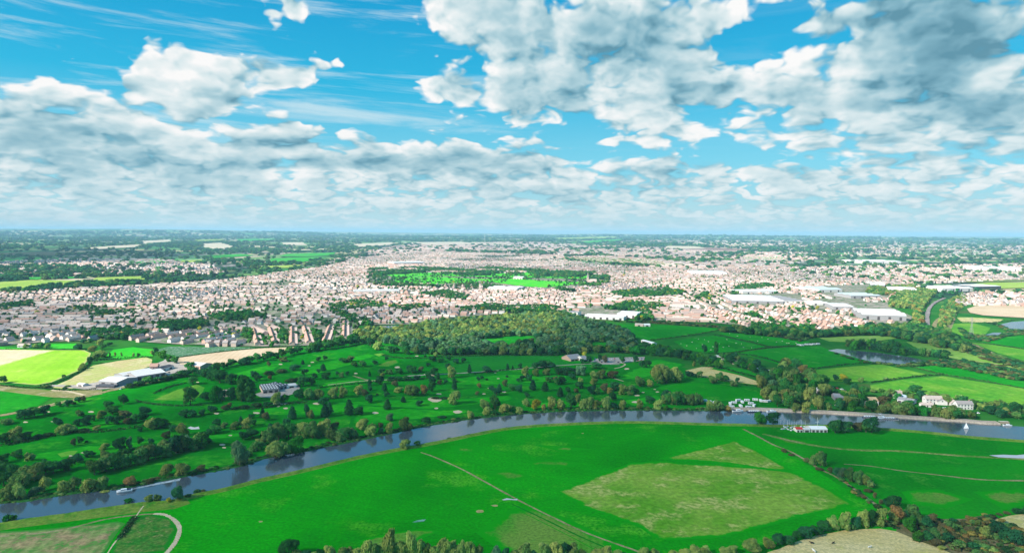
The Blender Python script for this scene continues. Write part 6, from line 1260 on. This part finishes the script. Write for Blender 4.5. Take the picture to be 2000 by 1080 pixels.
SH = [(1425, 652), (1440, 657), (1465, 659), (1488, 660), (1517, 669), (1528, 667), (1537, 671), (1541, 671), (1555, 671), (1500, 663), (1480, 667)]
for j, (x, y) in enumerate(sorted(SH)): beast('sheep', x, y, R_(0, 6), f'white sheep grazing, {ordn(j + 1)} from the left in the upper sheep pasture', 'sheep', 'sheep in the upper pasture', 1.7)

# pylon and masts
def pylon(x, y, hgt, label, w=6):
    o = empty('pylon', G(x, y)); tag(o, label, 'pylon'); m = MB()
    def wd(z): return w / 2 * (1 - .82 * min(1, z / (hgt * .65))) if z < hgt * .65 else w * .09
    zs = [0, .12, .25, .37, .48, .58, .66, .78, .9, 1]
    for a_, b_ in zip(zs, zs[1:]):
        za, zb = a_ * hgt, b_ * hgt; p, q = wd(za), wd(zb)
        for sx in (-1, 1):
            for sy in (-1, 1): m.tube([(sx * p, sy * p, za), (sx * q, sy * q, zb)], .13, 4); m.tube([(sx * p, sy * p, za), (-sx * q, sy * q, zb)], .07, 4); m.tube([(sx * p, sy * p, za), (sx * q, -sy * q, zb)], .07, 4)
    m.build('tower', M_SHEETG, o)
    for z, L in ((.66, 5.5), (.78, 7), (.9, 5)): m = MB(); m.tube([(-L, 0, z * hgt), (0, 0, z * hgt + 1.2), (L, 0, z * hgt)], .13, 4); m.tube([(-L, 0, z * hgt), (L, 0, z * hgt)], .1, 4); m.build('cross_arm', M_SHEETG, o)
pylon(1897, 656, 34, 'steel lattice pylon by the small pond at the right')
pylon(1718, 552, 34, 'steel pylon behind the blue-roofed warehouses'); pylon(1385, 560, 36, 'steel pylon amid the centre right houses'); pylon(820, 560, 34, 'steel pylon left of the park')
o = empty('radio_mast', G(947, 474)); tag(o, 'thin tall radio mast on the horizon', 'mast'); MB().tube([(0, 0, 0), (0, 0, 150)], [3, 1.5]).build('pole', M_SHEET, o); MB().tube([(0, 0, 90), (0, 0, 110)], 5).build('head', M_SHEET, o)
# church
o = empty('church', G(1153, 553)); tag(o, 'brick church with a pointed spire beyond the park', 'church'); MB().box(-6, 22, -6, 6, 0, 9).prism([(-6, 9.003), (6, 9.003), (0, 15)], -5.99, 21.99).build('nave', M_PINK, o); MB().box(-13, -6.01, -3.5, 3.5, 0, 20).build('tower', M_PINK, o); MB().add([(-13.2, -3.7, 20.01), (-5.8, -3.7, 20.01), (-5.8, 3.7, 20.01), (-13.2, 3.7, 20.01), (-9.5, 0, 40)], [(0, 3, 2, 1), (0, 1, 4), (1, 2, 4), (2, 3, 4), (3, 0, 4)]).build('spire', M_RGR, o)

# trees of the town, the park and the country beyond
def px_mask(a, polys): 
    X2, Y2, _ = proj(a[:, 0], a[:, 1], H(a[:, 0], a[:, 1])); k = np.zeros(len(a), bool)
    for p in polys: k |= inside(X2, Y2, p)
    return k
a = in_px(TOWN, 23000); n_ = wav(a[:, 0], a[:, 1], 60, 2) + wav(a[:, 0], a[:, 1], 150, 5); a = a[(n_ > -.1) | (rng.random(len(a)) < .3)]; a = a[~px_mask(a, IND)]
s_ = rng.uniform(.5, 1.4, (len(a), 1)); a = np.concatenate([a, 7.6 * s_, 7.2 * s_], 1)
cl = [spread(p, 7.5, 10, 9) for p in ([(640, 600), (700, 590), (760, 597), (740, 605), (660, 608)], [(300, 640), (330, 628), (400, 632), (390, 642), (320, 650)], [(410, 620), (440, 612), (520, 618), (500, 626), (430, 628)], [(460, 620), (480, 612), (495, 618), (480, 628)], [(900, 604), (960, 598), (1010, 602), (1060, 600), (1100, 606), (1060, 614), (980, 612), (900, 612)], [(760, 602), (830, 598), (840, 606), (780, 610)], [(1180, 605), (1230, 592), (1300, 596), (1290, 605), (1220, 608)], [(1190, 575), (1240, 568), (1300, 575), (1290, 582), (1210, 583)], [(1240, 626), (1245, 606), (1265, 604), (1275, 626)], [(1425, 582), (1440, 560), (1500, 556), (1515, 562), (1450, 570)], [(1355, 585), (1380, 572), (1392, 586)], [(1290, 575), (1300, 565), (1340, 572), (1320, 580)], [(820, 576), (870, 570), (920, 582), (900, 590), (850, 584)], [(730, 640), (690, 632), (640, 610), (650, 606), (720, 628)], [(170, 615), (260, 608), (270, 616), (180, 624)], [(0, 600), (60, 590), (70, 600), (0, 612)], [(150, 650), (250, 645), (300, 655), (240, 665), (160, 662)], [(470, 660), (480, 645), (494, 648), (490, 665)], [(545, 668), (548, 650), (562, 650), (560, 668)], [(612, 668), (612, 650), (628, 650), (625, 668)], [(1465, 650), (1470, 636), (1530, 640), (1530, 650)], [(1540, 655), (1545, 640), (1590, 642), (1590, 652)], [(1450, 620), (1470, 614), (1482, 620), (1470, 626)])]
a = np.concatenate([a] + cl); mass('town_trees', a, [('round', L_OAK), ('round', L_GRN), ('round', L_DARK), ('round', L_MIX), ('round', L_OAK), ('round', L_DARK), ('round', L_YEL)], 'lo', 'small trees scattered through the town gardens') if False else None
w_ = rng.choice(5, len(a), p=[.36, .17, .33, .125, .015]); mass('town_trees', wk(a, w_), [('round', L_OAK), ('wide', L_GRN), ('round', L_DARK), ('wide', L_MIX), ('round', L_YEL)], 'lo', 'small trees scattered through the town gardens')
a = np.concatenate([spread(p, 11, 14, 12) for p in ([(720, 528), (800, 524), (900, 527), (1000, 524), (1060, 528), (1130, 532), (1190, 538), (1192, 550), (1130, 545), (1050, 541), (1000, 538), (930, 540), (860, 536), (760, 537), (720, 544)], [(730, 557), (850, 560), (930, 558), (1000, 566), (960, 568), (850, 564), (740, 561)], [(1080, 568), (1110, 562), (1190, 554), (1180, 562), (1100, 573)])]); a = a[wav(a[:, 0], a[:, 1], 60, 3) > .02]
k = px_mask(a, [[(775, 544), (850, 541), (940, 547), (930, 552), (850, 556), (775, 552)], [(990, 552), (1060, 549), (1150, 552), (1060, 562), (1010, 558)]]); a = a[~k]
mass('woodland', a, [('round', L_OAK), ('wide', L_GRN), ('round', L_DARK), ('wide', L_MIX)], 'lo', 'trees around the bright green town park')
# country: hedgerow trees and woods from 1.6 km out to the hills; their dark leaves also stand in for cloud shade
n_ = 60000; r_ = 2300 * (21000 / 2300) ** (rng.random(n_) ** .85); az_ = rng.uniform(-.72, .72, n_); x_ = r_ * np.sin(az_); y_ = r_ * np.cos(az_)
X2, Y2, _ = proj(x_, y_, H(x_, y_))
f_ = wav(x_, y_, 330, 4) + .9 * wav(x_, y_, 1000, 1.7) + .5 * wav(x_, y_, 90, 7)
k = (f_ > .42) | (rng.random(n_) < .13)
for p in [TOWN, PARK] : k &= ~inside(X2, Y2, p)
built = np.zeros(n_, bool)
for p in FT: built |= inside(X2, Y2, p)
k &= ~(built & (rng.random(n_) < .45))
FIELDS = [[(-100, 562), (0, 552), (60, 548), (280, 540), (282, 547), (150, 556), (0, 566)], [(525, 513), (545, 497), (655, 494), (640, 504), (590, 513)], [(395, 477), (430, 475), (455, 482), (440, 488), (400, 487)], [(160, 486), (280, 478), (275, 483), (190, 488)], [(690, 478), (765, 474), (768, 479), (695, 483)], [(1100, 504), (1180, 500), (1380, 520), (1300, 522)], [(1310, 486), (1380, 484), (1470, 488), (1460, 492), (1350, 492)], [(270, 472), (338, 470), (338, 475), (280, 478)], [(1790, 550), (2050, 543), (2050, 560), (1850, 562)], [(262, 513), (328, 508), (328, 513), (280, 516)]]
for p in FIELDS + FARP: k &= ~inside(X2, Y2, p)
x_, y_, r_ = x_[k], y_[k], r_[k]; s_ = (10 + r_ * .0036) * rng.uniform(.6, 1.5, len(x_)); a = np.stack([x_, y_, s_, 7 + s_ * .32], 1)
mass('distant_woods', a, [('round', L_OAK), ('round', L_DARK), ('wide', L_MIX), ('round', L_DARK)], 'far', 'woods and hedgerow trees of the far country')
label_trees()

# ------------------------------------------------------------------ clouds that shade the land (they float outside the picture, to the left)
def cloud(poly_px, alt, thick, opac, world=None, soft=130):
    O = world or [tuple(G(*p))[:2] for p in poly_px]
    sh = SUNV * (alt / SUNV.z); O = [(x + sh.x, y + sh.y) for x, y in O]
    n = len(O); xs = [p[0] for p in O]; ys = [p[1] for p in O]; g = 34
    X, Y = np.meshgrid(np.arange(min(xs), max(xs), g), np.arange(min(ys), max(ys), g)); X = X.ravel() + rng.uniform(-9, 9, X.size); Y = Y.ravel() + rng.uniform(-9, 9, Y.size)
    k = inside(X, Y, O); B = []
    for i, a in enumerate(O):
        b = O[(i + 1) % n]; L = math.hypot(a[0] - b[0], a[1] - b[1]); m = max(1, int(L / g))
        for j in range(m): B.append((a[0] + (b[0] - a[0]) * j / m, a[1] + (b[1] - a[1]) * j / m))
    nb = len(B); P = [Vector(p) for p in B] + [Vector((a, b)) for a, b in zip(X[k], Y[k])]
    vs, _, fs, *_ = delaunay_2d_cdt(P, [(i, (i + 1) % nb) for i in range(nb)], [], 2, 1e-3)
    vx = np.array([v.x for v in vs]); vy = np.array([v.y for v in vs]); F = [tuple(f) for f in fs if inside([sum(vx[i] for i in f) / len(f)], [sum(vy[i] for i in f) / len(f)], O)[0]]
    A = np.array(O); Bq = np.roll(A, -1, 0); dm = np.full(len(vx), 1e9)
    for a, b in zip(A, Bq):
        ab = b - a; t = np.clip(((vx - a[0]) * ab[0] + (vy - a[1]) * ab[1]) / max((ab ** 2).sum(), 1e-9), 0, 1); dm = np.minimum(dm, np.hypot(vx - a[0] - t * ab[0], vy - a[1] - t * ab[1]))
    e = np.sqrt(np.clip(dm / (thick * 2.2), 0, 1)); bump = wav(vx, vy, 47, 3) * .3 + wav(vx, vy, 19, 6) * .16
    zt = alt + thick * e * (1 + bump); zb = alt - thick * .22 * e * (1 + bump); N = len(vx)
    V = list(zip(vx, vy, zt)) + list(zip(vx, vy, zb)); F2 = F + [tuple(N + i for i in f[::-1]) for f in F]
    m, t, b = base_mat('cloud_vapour'); at = t.new('ShaderNodeAttribute', attribute_name='edge').outputs['Fac']
    p = t.new('ShaderNodeTexCoord').outputs['Object']
    w = t.ss(t.m('ADD', at, t.m('MULTIPLY', t.m('SUBTRACT', t.noise(p, .006, 5, .6), .5), 1.1)), .1, .8, 0.0, opac)
    tr = t.new('ShaderNodeBsdfTransparent'); df = t.new('ShaderNodeBsdfDiffuse'); df.inputs[0].default_value = (.9, .9, .9, 1); tl = t.new('ShaderNodeBsdfTranslucent'); tl.inputs[0].default_value = (.9, .9, .9, 1)
    mx = t.new('ShaderNodeMixShader'); mx.inputs[0].default_value = .5; t.put(mx.inputs[1], df.outputs[0]); t.put(mx.inputs[2], tl.outputs[0])
    m2 = t.new('ShaderNodeMixShader'); t.put(m2.inputs[0], w); t.put(m2.inputs[1], tr.outputs[0]); t.put(m2.inputs[2], mx.outputs[0]); t.put(t.n['Material Output'].inputs[0], m2.outputs[0]); t.n.remove(b)
    me = mesh('cloud', V, F2, m, smooth=True); a_ = me.attributes.new('edge', 'FLOAT', 'POINT'); a_.data.foreach_set('value', np.tile(np.clip(dm / soft, 0, 1), 2).astype(np.float32))
    o = link('cloud', me); o['kind'] = 'structure'; return o
cloud([(-300, 830), (0, 790), (160, 778), (260, 752), (360, 728), (470, 705), (620, 683), (700, 672), (780, 690), (860, 676), (960, 664), (1060, 640), (1130, 622), (1250, 627), (1420, 636), (1560, 650), (1700, 652), (1850, 662), (1960, 690), (1900, 724), (1780, 742), (1700, 775), (1850, 795), (2100, 822), (2500, 1000), (2700, 1300), (2200, 1900), (1000, 2200), (-300, 1900), (-900, 1300)], 1100, 150, .36)
cloud([(-250, 690), (0, 668), (150, 662), (320, 652), (450, 652), (650, 648), (760, 636), (900, 622), (1040, 612), (960, 602), (760, 600), (600, 602), (470, 616), (380, 626), (280, 612), (160, 600), (60, 582), (-150, 580)], 1100, 110, .27, soft=90)
cloud([(-500, 525), (-100, 522), (200, 512), (330, 506), (450, 503), (380, 494), (200, 488), (-100, 486), (-600, 490)], 1100, 160, .45, soft=200)

# ------------------------------------------------------------------ haze
hz_m = bpy.data.materials.new('haze'); hz_m.use_nodes = True; t = NT(hz_m.node_tree); t.n.clear(); pv = t.new('ShaderNodeVolumePrincipled'); pv.inputs['Color'].default_value = (.44, .80, 1.0, 1); pv.inputs['Density'].default_value = 4.6e-5; pv.inputs['Anisotropy'].default_value = .0
mo = t.new('ShaderNodeOutputMaterial'); t.l.new(pv.outputs[0], mo.inputs['Volume'])
MB().box(-39000, 39000, -39000, 39000, -3, 300).build('haze', hz_m)['kind'] = 'stuff'
